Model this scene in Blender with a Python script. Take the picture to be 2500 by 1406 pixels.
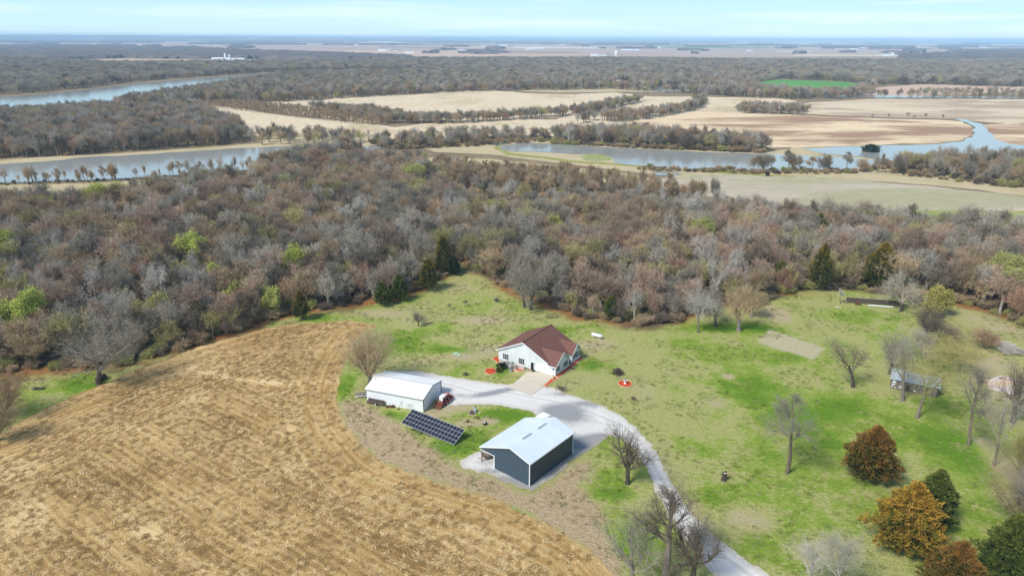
import bpy, math, random
import numpy as np
from mathutils.geometry import tessellate_polygon
from mathutils import Vector
R_=math.radians
for o in list(bpy.data.objects): bpy.data.objects.remove(o)
sc=bpy.context.scene; COL=sc.collection
# ---------------------------------------------------------------- camera, sky, sun, exposure
CAMH=80.0; FPX=1667.0; PITCH=math.atan(610/FPX); ROLL=R_(0.25)
_cp,_sp=math.cos(PITCH),math.sin(PITCH)
_F=np.array([0,_cp,-_sp]); _U0=np.array([0,_sp,_cp]); _R0=np.array([1.,0,0])
_R=_R0*math.cos(ROLL)+_U0*math.sin(ROLL); _U=np.cross(_R,_F)
cam=bpy.data.cameras.new('camera'); camo=bpy.data.objects.new('camera',cam); COL.objects.link(camo)
cam.sensor_width=36; cam.lens=36*FPX/2500; cam.clip_start=0.5; cam.clip_end=200000
from mathutils import Matrix
camo.matrix_world=Matrix(((_R[0],_U[0],-_F[0],0),(_R[1],_U[1],-_F[1],0),(_R[2],_U[2],-_F[2],CAMH),(0,0,0,1)))
sc.camera=camo
SUN_EL=R_(48); SUN_AZ=R_(232)      # azimuth measured clockwise from +Y: sun behind the camera, to the left
world=bpy.data.worlds.new('World'); sc.world=world; world.use_nodes=True
nt=world.node_tree; nt.nodes.clear()
_o=nt.nodes.new('ShaderNodeOutputWorld'); _b=nt.nodes.new('ShaderNodeBackground'); _s=nt.nodes.new('ShaderNodeTexSky')
_s.sky_type='NISHITA'; _s.sun_disc=False; _s.sun_elevation=SUN_EL; _s.sun_rotation=SUN_AZ; _s.altitude=200; _s.air_density=1.0; _s.dust_density=0.3; _s.ozone_density=2.0
_tc=nt.nodes.new('ShaderNodeTexCoord'); _mp=nt.nodes.new('ShaderNodeMapping'); _mp.inputs['Scale'].default_value=(1.6,1.6,34)
_mp.inputs['Rotation'].default_value=(0.012,0.03,0)
_n=nt.nodes.new('ShaderNodeTexNoise'); _n.inputs['Scale'].default_value=2.2; _n.inputs['Detail'].default_value=7; _n.inputs['Distortion'].default_value=.4
_cr=nt.nodes.new('ShaderNodeValToRGB'); _cr.color_ramp.elements[0].position=.47; _cr.color_ramp.elements[1].position=.72
_cr.color_ramp.elements[0].color=(0,0,0,1); _cr.color_ramp.elements[1].color=(.55,.55,.55,1)
_hs=nt.nodes.new('ShaderNodeMix'); _hs.data_type='RGBA'; _hs.blend_type='MULTIPLY'; _hs.inputs[0].default_value=1; _hs.inputs[7].default_value=(.86,1.0,1.16,1)
_mx=nt.nodes.new('ShaderNodeMix'); _mx.data_type='RGBA'; _mx.inputs[7].default_value=(9.3,10.0,10.4,1)
nt.links.new(_tc.outputs['Generated'],_mp.inputs['Vector']); nt.links.new(_mp.outputs[0],_n.inputs['Vector']); nt.links.new(_n.outputs[0],_cr.inputs[0])
nt.links.new(_s.outputs[0],_hs.inputs[6]); nt.links.new(_cr.outputs[0],_mx.inputs[0])
_sz=nt.nodes.new('ShaderNodeSeparateXYZ'); _hr=nt.nodes.new('ShaderNodeValToRGB'); _hr.color_ramp.elements[0].position=0.0; _hr.color_ramp.elements[0].color=(.92,.92,.92,1); _hr.color_ramp.elements[1].position=.6; _hr.color_ramp.elements[1].color=(0,0,0,1)
_h2=nt.nodes.new('ShaderNodeValToRGB'); _h2.color_ramp.elements[0].color=(.66,.90,.97,1); _h2.color_ramp.elements[1].color=(.46,.77,.92,1); _h2.color_ramp.elements[1].position=.07
_sc8=nt.nodes.new('ShaderNodeVectorMath'); _sc8.operation='SCALE'; _sc8.inputs['Scale'].default_value=8.6; _hm=nt.nodes.new('ShaderNodeMix'); _hm.data_type='RGBA'
nt.links.new(_tc.outputs['Generated'],_sz.inputs[0]); nt.links.new(_sz.outputs[2],_hr.inputs[0]); nt.links.new(_sz.outputs[2],_h2.inputs[0]); nt.links.new(_h2.outputs[0],_sc8.inputs[0])
nt.links.new(_hs.outputs[2],_hm.inputs[6]); nt.links.new(_sc8.outputs[0],_hm.inputs[7]); nt.links.new(_hr.outputs[0],_hm.inputs[0]); nt.links.new(_hm.outputs[2],_mx.inputs[6])
_mx.inputs[7].default_value=(7.8,8.6,8.9,1)
nt.links.new(_mx.outputs[2],_b.inputs['Color']); _b.inputs['Strength'].default_value=0.09
nt.links.new(_b.outputs[0],_o.inputs['Surface'])
sl=bpy.data.lights.new('sun','SUN'); sl.energy=3.0; sl.angle=R_(16); sl.color=(1.0,.955,.88)
so=bpy.data.objects.new('sun',sl); COL.objects.link(so)
_sd=Vector((math.sin(SUN_AZ)*math.cos(SUN_EL),math.cos(SUN_AZ)*math.cos(SUN_EL),math.sin(SUN_EL)))
so.rotation_euler=_sd.to_track_quat('Z','Y').to_euler(); so.location=(0,0,300)
sc.view_settings.view_transform='Standard'; sc.view_settings.look='None'; sc.view_settings.exposure=0.58; sc.view_settings.gamma=1
sc.cycles.max_bounces=6; sc.cycles.diffuse_bounces=3; sc.cycles.volume_bounces=2; sc.cycles.transparent_max_bounces=6
# ---------------------------------------------------------------- terrain and photo -> ground helper
def ss(a,b,x):
    t=np.clip((np.asarray(x,float)-a)/(b-a),0,1); return t*t*(3-2*t)
def hz(x,y):
    x=np.asarray(x,float); y=np.asarray(y,float)
    u=-((x-10.9)*.829-(y-153.8)*.557)
    return -2*np.maximum(np.maximum(ss(4,16,u),ss(230,330,y)),ss(200,260,np.abs(x)))
def G(px,py,z):
    d=_F+(px-1250)/FPX*_R-(py-703)/FPX*_U
    t=(CAMH-z)/-d[2]; return d[0]*t,d[1]*t
def P(px,py):
    z=0.
    for _ in range(25):
        x,y=G(px,py,z); z=.5*z+.5*float(hz(x,y))
    return x,y,z
def zat(base,top):
    d=_F+(top[0]-1250)/FPX*_R-(top[1]-703)/FPX*_U
    return CAMH+d[2]*base[1]/d[1]-base[2]
def mpp(p): return float(np.dot(np.array(p)-np.array([0,0,CAMH]),_F))/FPX   # metres per photo pixel there
# ---------------------------------------------------------------- numpy noise
def _h(ix,iy,s):
    n=(ix.astype(np.int64)*374761393+iy.astype(np.int64)*668265263+s*974711)&0xffffffff
    n=((n^(n>>13))*1274126177)&0xffffffff
    return ((n^(n>>16))&0xffff)/65535.0
def vn(x,y,s=0):
    ix=np.floor(x);iy=np.floor(y);fx=x-ix;fy=y-iy;fx=fx*fx*(3-2*fx);fy=fy*fy*(3-2*fy)
    a=_h(ix,iy,s);b=_h(ix+1,iy,s);c=_h(ix,iy+1,s);d=_h(ix+1,iy+1,s)
    return (a*(1-fx)+b*fx)*(1-fy)+(c*(1-fx)+d*fx)*fy
def fbm(x,y,s=0,o=4):
    r=0;a=.5;t=0
    for k in range(o): r=r+a*vn(x,y,s+k*17);t+=a;a*=.5;x=x*2.03+5.1;y=y*2.03+3.7
    return r/t
def seg_d(X,Y,pts,closed):
    D=np.full(X.shape,1e9); n=len(pts)
    for i in range(n if closed else n-1):
        x0,y0=pts[i][:2];x1,y1=pts[(i+1)%n][:2];dx,dy=x1-x0,y1-y0;L=dx*dx+dy*dy+1e-9
        t=np.clip(((X-x0)*dx+(Y-y0)*dy)/L,0,1); D=np.minimum(D,(X-x0-t*dx)**2+(Y-y0-t*dy)**2)
    return np.sqrt(D)
def inside(X,Y,pts):
    c=np.zeros(X.shape,bool); n=len(pts)
    for i in range(n):
        x0,y0=pts[i][:2];x1,y1=pts[(i+1)%n][:2]
        if y0==y1: continue
        m=((y0>Y)!=(y1>Y))&(X<(x1-x0)*(Y-y0)/(y1-y0)+x0); c^=m
    return c
def sd(X,Y,pts):
    d=seg_d(X,Y,pts,True); return np.where(inside(X,Y,pts),d,-d)
def W(pl): return [P(*p) for p in pl]
# ---------------------------------------------------------------- tagging
def tag(o,label=None,cat=None,group=None,kind=None):
    if label: o['label']=label
    if cat: o['category']=cat
    if group: o['group']=group
    if kind: o['kind']=kind
    return o
def empty(name,loc,label,cat,rz=0,group=None):
    o=bpy.data.objects.new(name,None); COL.objects.link(o); o.location=loc; o.rotation_euler=(0,0,rz); o.empty_display_size=.3
    return tag(o,label,cat,group)
# ---------------------------------------------------------------- materials
class NT:
    def __init__(s,name):
        s.m=bpy.data.materials.new(name); s.m.use_nodes=True; s.t=s.m.node_tree; s.b=s.t.nodes['Principled BSDF']
    def n(s,t,**k):
        x=s.t.nodes.new(t)
        for a,v in k.items(): setattr(x,a,v)
        return x
    def l(s,a,b): s.t.links.new(a,b)
    def coord(s,kind='Object',scale=(1,1,1),rot=(0,0,0)):
        c=s.n('ShaderNodeTexCoord'); m=s.n('ShaderNodeMapping'); m.inputs['Scale'].default_value=scale; m.inputs['Rotation'].default_value=rot
        s.l(c.outputs[kind],m.inputs['Vector']); return m.outputs[0]
    def noise(s,vec,scale,detail=4,rough=.55,dist=0):
        x=s.n('ShaderNodeTexNoise'); s.l(vec,x.inputs['Vector']); x.inputs['Scale'].default_value=scale; x.inputs['Detail'].default_value=detail
        x.inputs['Roughness'].default_value=rough; x.inputs['Distortion'].default_value=dist; return x.outputs[0]
    def ramp(s,v,stops):
        x=s.n('ShaderNodeValToRGB'); e=x.color_ramp.elements
        while len(e)<len(stops): e.new(.5)
        for i,(p,c) in enumerate(stops):
            e[i].position=p; e[i].color=(c,c,c,1) if not hasattr(c,'__len__') else (*c,1)
        s.l(v,x.inputs[0]); return x.outputs[0]
    def mix(s,f,a,b,mode='MIX'):
        x=s.n('ShaderNodeMix',data_type='RGBA',blend_type=mode)
        for v,i in ((f,0),(a,6),(b,7)):
            if hasattr(v,'links'): s.l(v,x.inputs[i])
            elif hasattr(v,'__len__'): x.inputs[i].default_value=(*v,1)
            else: x.inputs[i].default_value=v if i==0 else (v,v,v,1)
        return x.outputs[2]
    def math(s,op,a,b=0,c=None,clamp=False):
        x=s.n('ShaderNodeMath',operation=op,use_clamp=clamp)
        for i,v in enumerate((a,b,c)):
            if v is None: continue
            if hasattr(v,'links'): s.l(v,x.inputs[i])
            else: x.inputs[i].default_value=v
        return x.outputs[0]
    def attr(s,name):
        x=s.n('ShaderNodeAttribute'); x.attribute_name=name; return x
    def sep(s,v):
        x=s.n('ShaderNodeSeparateXYZ'); s.l(v,x.inputs[0]); return x.outputs
    def sepc(s,v):
        x=s.n('ShaderNodeSeparateColor'); s.l(v,x.inputs[0]); return x.outputs
    def bump(s,h,strength=.5,dist=.1):
        x=s.n('ShaderNodeBump'); x.inputs['Strength'].default_value=strength; x.inputs['Distance'].default_value=dist
        s.l(h,x.inputs['Height']); s.l(x.outputs[0],s.b.inputs['Normal'])
    def out(s,c,rough=.85,spec=.3,metal=0):
        if hasattr(c,'links'): s.l(c,s.b.inputs['Base Color'])
        else: s.b.inputs['Base Color'].default_value=(*c,1)
        s.b.inputs['Roughness'].default_value=rough; s.b.inputs['Specular IOR Level'].default_value=spec; s.b.inputs['Metallic'].default_value=metal
        return s.m
def simple(name,c,c2=None,scale=3,rough=.8,spec=.3,metal=0,stretch=(1,1,1),rib=None,bump=0,rnd=0):
    t=NT(name); v=t.coord('Object',stretch)
    if c2 is None: c2=tuple(x*.82 for x in c)
    n=t.noise(v,scale,6,.6); col=t.mix(t.ramp(n,[(.35,0.),(.65,1.)]),c,c2)
    if rnd:
        oi=t.n('ShaderNodeObjectInfo'); k=t.math('MULTIPLY_ADD',oi.outputs['Random'],rnd,1-rnd/2); 
        cc=t.n('ShaderNodeCombineColor'); [t.l(k,cc.inputs[i]) for i in range(3)]
        col=t.mix(1.,col,cc.outputs[0],'MULTIPLY')
    if rib:
        ax,per,dk=rib; x=t.sep(t.coord('Object'))[ax]
        w=t.math('ABSOLUTE',t.math('SINE',t.math('MULTIPLY',x,math.pi/per))); w2=t.ramp(w,[(0.,1-dk),(.35,1.)])
        col=t.mix(1.,col,w2,'MULTIPLY'); t.bump(w2,.4,.04)
    elif bump: t.bump(t.noise(v,scale*3,5),bump,.05)
    return t.out(col,rough,spec,metal)
# ---------------------------------------------------------------- mesh helpers
def mesh_np(name,V,Fq,mat,parent=None,smooth=False,loops=None):
    me=bpy.data.meshes.new(name); V=np.asarray(V,np.float32); Fq=np.asarray(Fq,np.int32); k=Fq.shape[1]
    me.vertices.add(len(V)); me.vertices.foreach_set('co',V.ravel()); me.loops.add(Fq.size); me.loops.foreach_set('vertex_index',Fq.ravel())
    me.polygons.add(len(Fq)); me.polygons.foreach_set('loop_start',np.arange(0,Fq.size,k,dtype=np.int32))
    try: me.polygons.foreach_set('loop_total',np.full(len(Fq),k,np.int32))
    except Exception: pass
    if smooth: me.polygons.foreach_set('use_smooth',np.ones(len(Fq),bool))
    me.update(calc_edges=True); me.validate()
    if mat: me.materials.append(mat)
    return me
def link(name,me,parent=None):
    o=bpy.data.objects.new(name,me); COL.objects.link(o)
    if parent: o.parent=parent
    return o
class MB:
    def __init__(s): s.v=[];s.f=[]
    def poly(s,pts):
        b=len(s.v); s.v+= [tuple(p) for p in pts]; s.f.append(list(range(b,b+len(pts)))); return s
    def hexa(s,p):   # 8 pts: bottom 4 ccw, top 4 ccw
        b=len(s.v); s.v+=[tuple(q) for q in p]
        for f in ((3,2,1,0),(4,5,6,7),(0,1,5,4),(1,2,6,5),(2,3,7,6),(3,0,4,7)): s.f.append([b+i for i in f])
        return s
    def box(s,x0,x1,y0,y1,z0,z1): return s.hexa([(x0,y0,z0),(x1,y0,z0),(x1,y1,z0),(x0,y1,z0),(x0,y0,z1),(x1,y0,z1),(x1,y1,z1),(x0,y1,z1)])
    def slab(s,pts,t):  # polygon + thickness downward
        b=len(s.v); n=len(pts); s.v+=[tuple(p) for p in pts]+[(p[0],p[1],p[2]-t) for p in pts]
        s.f.append(list(range(b,b+n))); s.f.append(list(range(b+2*n-1,b+n-1,-1)))
        for i in range(n): j=(i+1)%n; s.f.append([b+i,b+n+i,b+n+j,b+j])
        return s
    def prism(s,prof,axis,a,b_):  # extrude 2D profile along axis
        n=len(prof); b=len(s.v)
        for q in (a,b_):
            for (u,w) in prof: s.v.append((u,q,w) if axis=='y' else (q,u,w) if axis=='x' else (u,w,q))
        s.f.append(list(range(b,b+n))); s.f.append(list(range(b+2*n-1,b+n-1,-1)))
        for i in range(n): j=(i+1)%n; s.f.append([b+i,b+n+i,b+n+j,b+j])
        return s
    def tube(s,p0,p1,r0,r1=None,n=8,cap=True):
        r1=r0 if r1 is None else r1; p0=Vector(p0);p1=Vector(p1);d=(p1-p0).normalized(); a=d.orthogonal().normalized(); c=d.cross(a); b=len(s.v)
        for p,r in ((p0,r0),(p1,r1)):
            for i in range(n):
                t=2*math.pi*i/n; s.v.append(tuple(p+(a*math.cos(t)+c*math.sin(t))*r))
        for i in range(n): j=(i+1)%n; s.f.append([b+i,b+j,b+n+j,b+n+i])
        if cap: s.f.append([b+n-1-i for i in range(n)]); s.f.append([b+n+i for i in range(n)])
        return s
    def ball(s,c,r,sz=1,seg=10,rings=6,jit=0,rng=None):
        b=len(s.v)
        for i in range(rings+1):
            ph=math.pi*i/rings
            for j in range(seg):
                th=2*math.pi*j/seg; k=1+(rng.uniform(-jit,jit) if rng else 0)
                s.v.append((c[0]+r*k*math.sin(ph)*math.cos(th),c[1]+r*k*math.sin(ph)*math.sin(th),c[2]+r*sz*k*math.cos(ph)))
        for i in range(rings):
            for j in range(seg): k=(j+1)%seg; s.f.append([b+i*seg+j,b+(i+1)*seg+j,b+(i+1)*seg+k,b+i*seg+k])
        return s
    def build(s,name,mat,parent=None,smooth=False,loc=None):
        me=bpy.data.meshes.new(name); me.from_pydata(s.v,[],s.f); me.materials.append(mat); me.update()
        if smooth: me.polygons.foreach_set('use_smooth',[True]*len(me.polygons))
        o=link(name,me,parent)
        if loc: o.location=loc
        return o
def sheet(name,fn,bbox,res,dz,mat,attrs=None,zf=hz,extra=None):
    x=np.arange(bbox[0],bbox[1]+res,res); y=np.arange(bbox[2],bbox[3]+res,res); X,Y=np.meshgrid(x,y)
    S=fn(X,Y) if fn else np.ones(X.shape)
    ny,nx=X.shape; I=np.arange(ny*nx).reshape(ny,nx)
    q=np.stack([I[:-1,:-1],I[:-1,1:],I[1:,1:],I[1:,:-1]],-1).reshape(-1,4)
    keep=(S.ravel()[q]>0).any(1); q=q[keep]
    if fn:
        gy,gx=np.gradient(S,res); g2=gx*gx+gy*gy+1e-4; m=S<0
        st=np.clip(S/g2,-res*1.4,0); X=np.where(m,X-st*gx,X); Y=np.where(m,Y-st*gy,Y)
    used=np.unique(q); mp=np.full(ny*nx,-1); mp[used]=np.arange(len(used)); q=mp[q]
    Xv=X.ravel()[used]; Yv=Y.ravel()[used]
    Z=zf(Xv,Yv)+dz+(extra(Xv,Yv) if extra else 0)
    me=mesh_np(name,np.stack([Xv,Yv,Z],1),q,mat,smooth=True)
    if attrs:
        for an,fa in attrs.items():
            A=fa(Xv,Yv); a=me.attributes.new(an,'FLOAT_COLOR','POINT'); c=np.ones((len(Xv),4),np.float32)
            for i,k in enumerate(A): c[:,i]=k
            a.data.foreach_set('color',c.ravel())
    o=link(name,me); return tag(o,kind='structure')
def blob(X,Y,px,py,rx,ry):
    c=P(px,py);a=P(px+rx,py);b=P(px,py-ry); ax=math.hypot(a[0]-c[0],a[1]-c[1]);by=math.hypot(b[0]-c[0],b[1]-c[1])
    return np.exp(-(((X-c[0])/ax)**2+((Y-c[1])/by)**2))
exec_later=[]
# ================================================================ OUTLINES (photo points carried to the ground)
WOODS=W([(-420,960),(0,908),(150,905),(300,888),(430,855),(520,830),(600,805),(700,770),(760,762),(850,748),(950,732),(1000,716),(1040,700),(1085,680),(1110,655),(1132,632),
 (1150,660),(1200,686),(1260,716),(1330,742),(1400,768),(1450,783),(1520,797),(1580,800),(1640,792),(1700,766),(1740,747),(1850,747),(1880,727),(1960,712),(2050,707),(2150,717),(2250,737),(2330,742),(2400,757),(2460,780),(2520,810),(2800,900),
 (2900,640),(2500,592),(2300,572),(2100,558),(1900,552),(1750,540),(1640,530),(1500,522),(1300,524),(1140,518),(1110,480),(1060,440),(1000,415),(900,406),(800,402),(720,418),(640,440),(600,455),(470,462),(360,487),(300,515),(200,512),(0,522),(-500,530)])
CLEAR=W([(150,720),(175,690),(230,668),(300,652),(300,668),(240,700),(190,735)])
FIELD=W([(-420,1150),(-200,1100),(0,1058),(60,1022),(130,988),(250,938),(330,903),(420,873),(480,848),(560,826),(650,801),(720,791),(800,786),(860,782),(925,795),(890,812),(872,830),(856,860),(838,895),(825,940),(822,985),(845,1040),(890,1095),(960,1140),(1060,1175),(1200,1215),(1330,1275),(1440,1342),(1500,1406),(1560,1500),(1500,1900),(-700,1900)])
GRAVEL=W([(905,915),(960,904),(1010,903),(1060,912),(1110,920),(1190,933),(1240,940),(1300,930),(1328,944),(1350,946),(1380,960),(1420,972),(1470,990),(1520,1015),(1560,1050),(1590,1085),(1615,1130),(1640,1180),(1680,1240),(1740,1305),(1800,1350),(1860,1392),(1960,1460),(2100,1560),
 (1900,1560),(1790,1432),(1735,1395),(1675,1320),(1635,1260),(1600,1200),(1572,1130),(1548,1098),(1520,1072),(1490,1062),(1465,1080),(1430,1106),(1400,1122),(1350,1163),(1298,1200),(1240,1180),(1190,1157),(1130,1143),(1126,1126),(1145,1112),(1180,1095),(1250,1060),(1310,1018),(1300,1004),(1250,996),(1180,987),(1120,988),(1085,992),(1060,975),(1000,960),(950,940),(905,930)])
PAD=W([(1289,907),(1350,917.5),(1352,921),(1328,942),(1297,966),(1240,948)])
BARE=W([(822,985),(850,975),(900,985),(940,1010),(985,1040),(1050,1100),(1110,1138),(1180,1165),(1300,1208),(1360,1170),(1430,1120),(1440,1150),(1400,1180),(1430,1215),(1480,1260),(1490,1320),(1520,1410),(1540,1500),(1490,1500),(1440,1340),(1330,1275),(1200,1215),(1060,1175),(960,1140),(890,1095),(845,1040)])
GARDEN=W([(1880,805),(2012,850),(1985,878),(1845,835)])
RUB=W([(2412,930),(2440,918),(2500,930),(2540,960),(2500,972),(2455,960),(2412,948)])
# ---------------------------------------------------------------- ground sheet near the farm
GREEN=[(960,838,60,22,.8),(1080,852,70,10,1),(1150,862,40,14,.9),(1060,800,60,18,.7),(990,938,80,10,.8),(850,935,28,30,.9),(1330,806,80,12,.9),(1225,825,25,8,.8),(1750,800,60,12,1.3),(1850,802,60,12,1.2),(1825,945,75,28,1.2),(1950,1020,90,40,1),(1700,850,120,25,.5),
 (2060,770,100,22,.6),(2070,985,90,35,.9),(2290,990,60,25,1.1),(2350,1090,80,50,1.2),(2200,1060,120,40,.5),(1230,1015,90,20,1.3),(1150,1065,50,35,1.2),(1080,1092,60,20,1),(1480,1165,60,30,.8),(1490,1205,50,18,1.1),(1440,890,40,16,1),(1500,850,60,15,.4),(1700,1090,40,20,.5),(1800,1190,80,30,.5),(1720,1210,60,30,.8),
 (1560,1330,70,60,.9),(190,928,40,20,1),(250,942,60,10,1.2),(960,1012,40,12,1),(1010,1055,40,15,.5),(890,1012,15,8,.9),(2020,1080,60,25,1),(1900,870,80,25,.5),(880,752,60,6,.7),(760,775,60,8,.7),(1000,725,60,12,.3),(1150,722,50,10,.35),(2450,1180,60,40,.7),(1960,1260,90,40,.3),(2250,850,60,30,.9),(2320,890,60,25,.8),(120,1005,50,16,.7),(240,690,60,20,.9),(1900,1120,70,60,.35),(2080,1150,90,50,.7),(2400,1250,80,60,.5),(1880,1330,80,50,.5),(1235,906,22,9,1.4)]
TAN=[(1185,782,70,10,1),(1130,872,60,10,.9),(1110,700,70,20,.5),(1010,790,60,12,.5),(1000,885,70,12,.6),(1455,845,60,18,.9),(1200,850,60,16,.7),(1890,758,30,12,1.1),(1900,775,30,12,1),(1400,925,80,25,.4),(1560,950,60,25,.5),(2440,800,70,30,.7),(2300,760,80,15,.4),(1830,1270,60,30,.8),(950,765,100,12,.7),(1780,920,15,8,1.1),(1750,985,25,10,.7),
 (1270,905,30,10,.5),(1100,995,90,14,.9),(1060,1010,40,20,.7),(950,1060,60,30,.5),(1700,1360,80,50,.4),(2120,1150,60,18,.7),(2200,1200,60,20,.5),(1400,1150,60,30,.9),(1190,1027,25,8,1),(1150,1030,40,12,.9),(2400,880,90,30,.8),(2460,960,60,60,.8),(2480,1150,60,90,.8),(1980,745,50,20,.3),(900,960,40,30,.4),(1640,1150,25,60,.5),(1700,1250,40,40,.5)]
def g_mask(X,Y):
    g=np.zeros_like(X);t=np.zeros_like(X)
    for a,b,c,d,e in GREEN: g+=e*blob(X,Y,a,b,c,d)
    for a,b,c,d,e in TAN: t+=e*blob(X,Y,a,b,c,d)
    w=sd(X,Y,WOODS)+(fbm(X/6,Y/6,3)-.5)*7; cl=sd(X,Y,CLEAR)
    lit=ss(-3.5,1.5,w)*(1-ss(-2,1,cl)); lit=np.where(X<-50,np.maximum(lit,ss(-9,-3,w)*.75*(fbm(X/4,Y/4,9)>.47)),lit)
    edge=np.exp(-(np.minimum(w,8)/4.0)**2)*(lit>.05)*ss(.3,.6,fbm(X/15,Y/15,12)+.12*(X>0))
    br=ss(-1.5,1.5,sd(X,Y,BARE)+(fbm(X/3,Y/3,5)-.5)*5)
    return np.clip(g,0,1.6),np.clip(np.maximum(t,0),0,1.4),lit,
def g_mask2(X,Y):
    w=sd(X,Y,WOODS)+(fbm(X/6,Y/6,3)-.5)*5
    edge=np.exp(-((w-.5)/3.0)**2)*ss(.38,.6,fbm(X/13,Y/13,12)+.06*(X>0)*(X<70)+.16*(X<-60)*(Y<215))
    br=ss(-1.2,1.2,sd(X,Y,BARE)+(fbm(X/3,Y/3,5)-.5)*4)
    gd=ss(-.3,.3,sd(X,Y,GARDEN)+(fbm(X/1.5,Y/1.5,5)-.5)*1.5)
    return edge,br,gd
t=NT('meadow_ground'); v=t.coord('Object'); mk=t.sepc(t.attr('mask').outputs['Color']); m2=t.sepc(t.attr('mask2').outputs['Color'])
vs=t.coord('Object',(1,1.6,1),(0,0,.5))
nL=t.noise(v,.045,3); nM=t.noise(v,.22,4,.6); nS=t.noise(vs,.9,5,.68); nF=t.noise(v,3.2,4,.7)
g=t.math('ADD',t.math('MULTIPLY',mk[0],.75),t.math('MULTIPLY_ADD',nL,1.5,-.71)); g=t.math('ADD',g,t.math('MULTIPLY_ADD',nM,1.5,-.78)); g=t.math('ADD',g,t.math('MULTIPLY_ADD',nS,1.4,-.70))
g=t.math('SUBTRACT',g,t.math('MULTIPLY',mk[1],.6))
dry=t.mix(t.ramp(nS,[(.35,0.),(.7,1.)]),(.43,.41,.16),(.32,.335,.10))
c=t.mix(t.ramp(g,[(0.,0.),(.33,1.)]),dry,(.25,.335,.045))
c=t.mix(t.ramp(g,[(.30,0.),(.75,1.)]),c,(.125,.235,.016))
tn=t.math('ADD',t.math('MULTIPLY',mk[1],1.0),t.math('MULTIPLY_ADD',nM,1.7,-1.12)); tn=t.math('ADD',tn,t.math('MULTIPLY_ADD',nS,1.4,-.70))
c=t.mix(t.ramp(tn,[(.02,0.),(.5,.85)]),c,t.mix(nF,(.42,.33,.19),(.52,.42,.27)))
dk=t.ramp(t.noise(vs,1.3,4,.75),[(.57,0.),(.66,1.)]); dk=t.math('MULTIPLY',dk,t.ramp(t.noise(v,.13,2),[(.38,.15),(.58,1.)]))
c=t.mix(t.math('MULTIPLY',dk,.7),c,(.075,.14,.015))
c=t.mix(t.math('MULTIPLY',t.ramp(t.noise(v,2.4,2,.8),[(.66,0.),(.7,.6)]),t.ramp(nM,[(.4,0.),(.6,1.)])),c,(.62,.58,.40))
c=t.mix(m2[1],c,t.mix(t.ramp(t.math('ADD',nS,t.math('MULTIPLY_ADD',nF,.6,-.3)),[(.3,0.),(.7,1.)]),(.34,.24,.135),(.55,.42,.26)))
c=t.mix(m2[2],c,t.mix(t.ramp(nF,[(.35,0.),(.65,1.)]),(.36,.33,.17),(.60,.52,.35)))
litc=t.mix(t.ramp(nM,[(.35,0.),(.65,1.)]),(.11,.075,.042),(.18,.13,.075)); litc=t.mix(t.ramp(nS,[(.45,0.),(.7,.8)]),litc,(.17,.115,.06))
c=t.mix(mk[2],c,litc)
c=t.mix(t.math('MULTIPLY',m2[0],t.ramp(nS,[(.3,.45),(.55,1.)])),c,(.34,.15,.05))
c=t.mix(1.,c,t.ramp(nF,[(.3,.66),(.7,1.25)]),'MULTIPLY')
t.bump(t.math('ADD',nS,t.math('MULTIPLY',nF,.4)),.9,.5)
M_ground=t.out(c,.95,.1)
sheet('ground',None,(-300,300,-60,342),.9,0,M_ground,{'mask':g_mask,'mask2':g_mask2})
# ---------------------------------------------------------------- stubble field
LB=W([(-420,1150),(-200,1100),(0,1058),(60,1022),(130,988),(250,938),(330,903),(420,873),(480,848),(560,826),(650,801),(720,791)])
RB=W([(925,795),(890,812),(872,830),(856,860),(838,895),(825,940),(822,985),(845,1040),(890,1095),(960,1140),(1060,1175),(1200,1215),(1330,1275),(1440,1342),(1500,1406),(1560,1500),(1600,1900)])
_a=P(100,1150);_b=P(430,1400); _dx,_dy=_b[0]-_a[0],_b[1]-_a[1];_L=math.hypot(_dx,_dy); _nx,_ny=-_dy/_L,_dx/_L
def f_rows(X,Y):
    dl=seg_d(X,Y,LB,False);dr=seg_d(X,Y,RB,False)
    lin=X*_nx+Y*_ny
    r=np.where(dr<13,dr+300,np.where(dl<27,dl+700,lin))
    al=X*_dx/_L+Y*_dy/_L
    # track across the headland
    tr=np.exp(-(seg_d(X,Y,W([(470,898),(560,922),(650,933),(740,935),(830,930)]),False)/1.3)**2)
    pa=sum(blob(X,Y,*q) for q in [(480,970,30,16),(715,1045,12,14),(735,1135,30,10),(1160,1290,50,10),(1300,1390,60,14),(30,1150,80,30),(60,1270,60,40),(350,1300,60,20)])
    global _al; _al=np.where(dr<13,-Y+X*.5,np.where(dl<27,X*.8+Y*.6,al))
    return r/1000.,np.clip(tr+pa*.8,0,1),np.where(dr<13,1.,np.where(dl<27,.5,0.))
t=NT('corn_stubble'); v=t.coord('Object'); mk=t.sepc(t.attr('mask').outputs['Color'])
row=t.math('MULTIPLY',mk[0],1000.); 
def n1(w,sc_,det=2):
    x=t.n('ShaderNodeTexNoise',noise_dimensions='1D'); t.l(t.math('MULTIPLY',w,1.),x.inputs['W']); x.inputs['Scale'].default_value=sc_; x.inputs['Detail'].default_value=det; return x.outputs[0]
rj=t.math('ADD',row,t.math('MULTIPLY_ADD',t.noise(v,.5,3),.5,-.25))
sw=n1(rj,.35,3); rw=t.math('SINE',t.math('MULTIPLY',rj,2*math.pi/1.52))
alg=t.math('MULTIPLY',t.sepc(t.attr('mask2').outputs['Color'])[0],1000.); cx=t.n('ShaderNodeCombineXYZ'); t.l(t.math('MULTIPLY',rj,1.9),cx.inputs[0]); t.l(t.math('MULTIPLY',alg,.42),cx.inputs[1])
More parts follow.
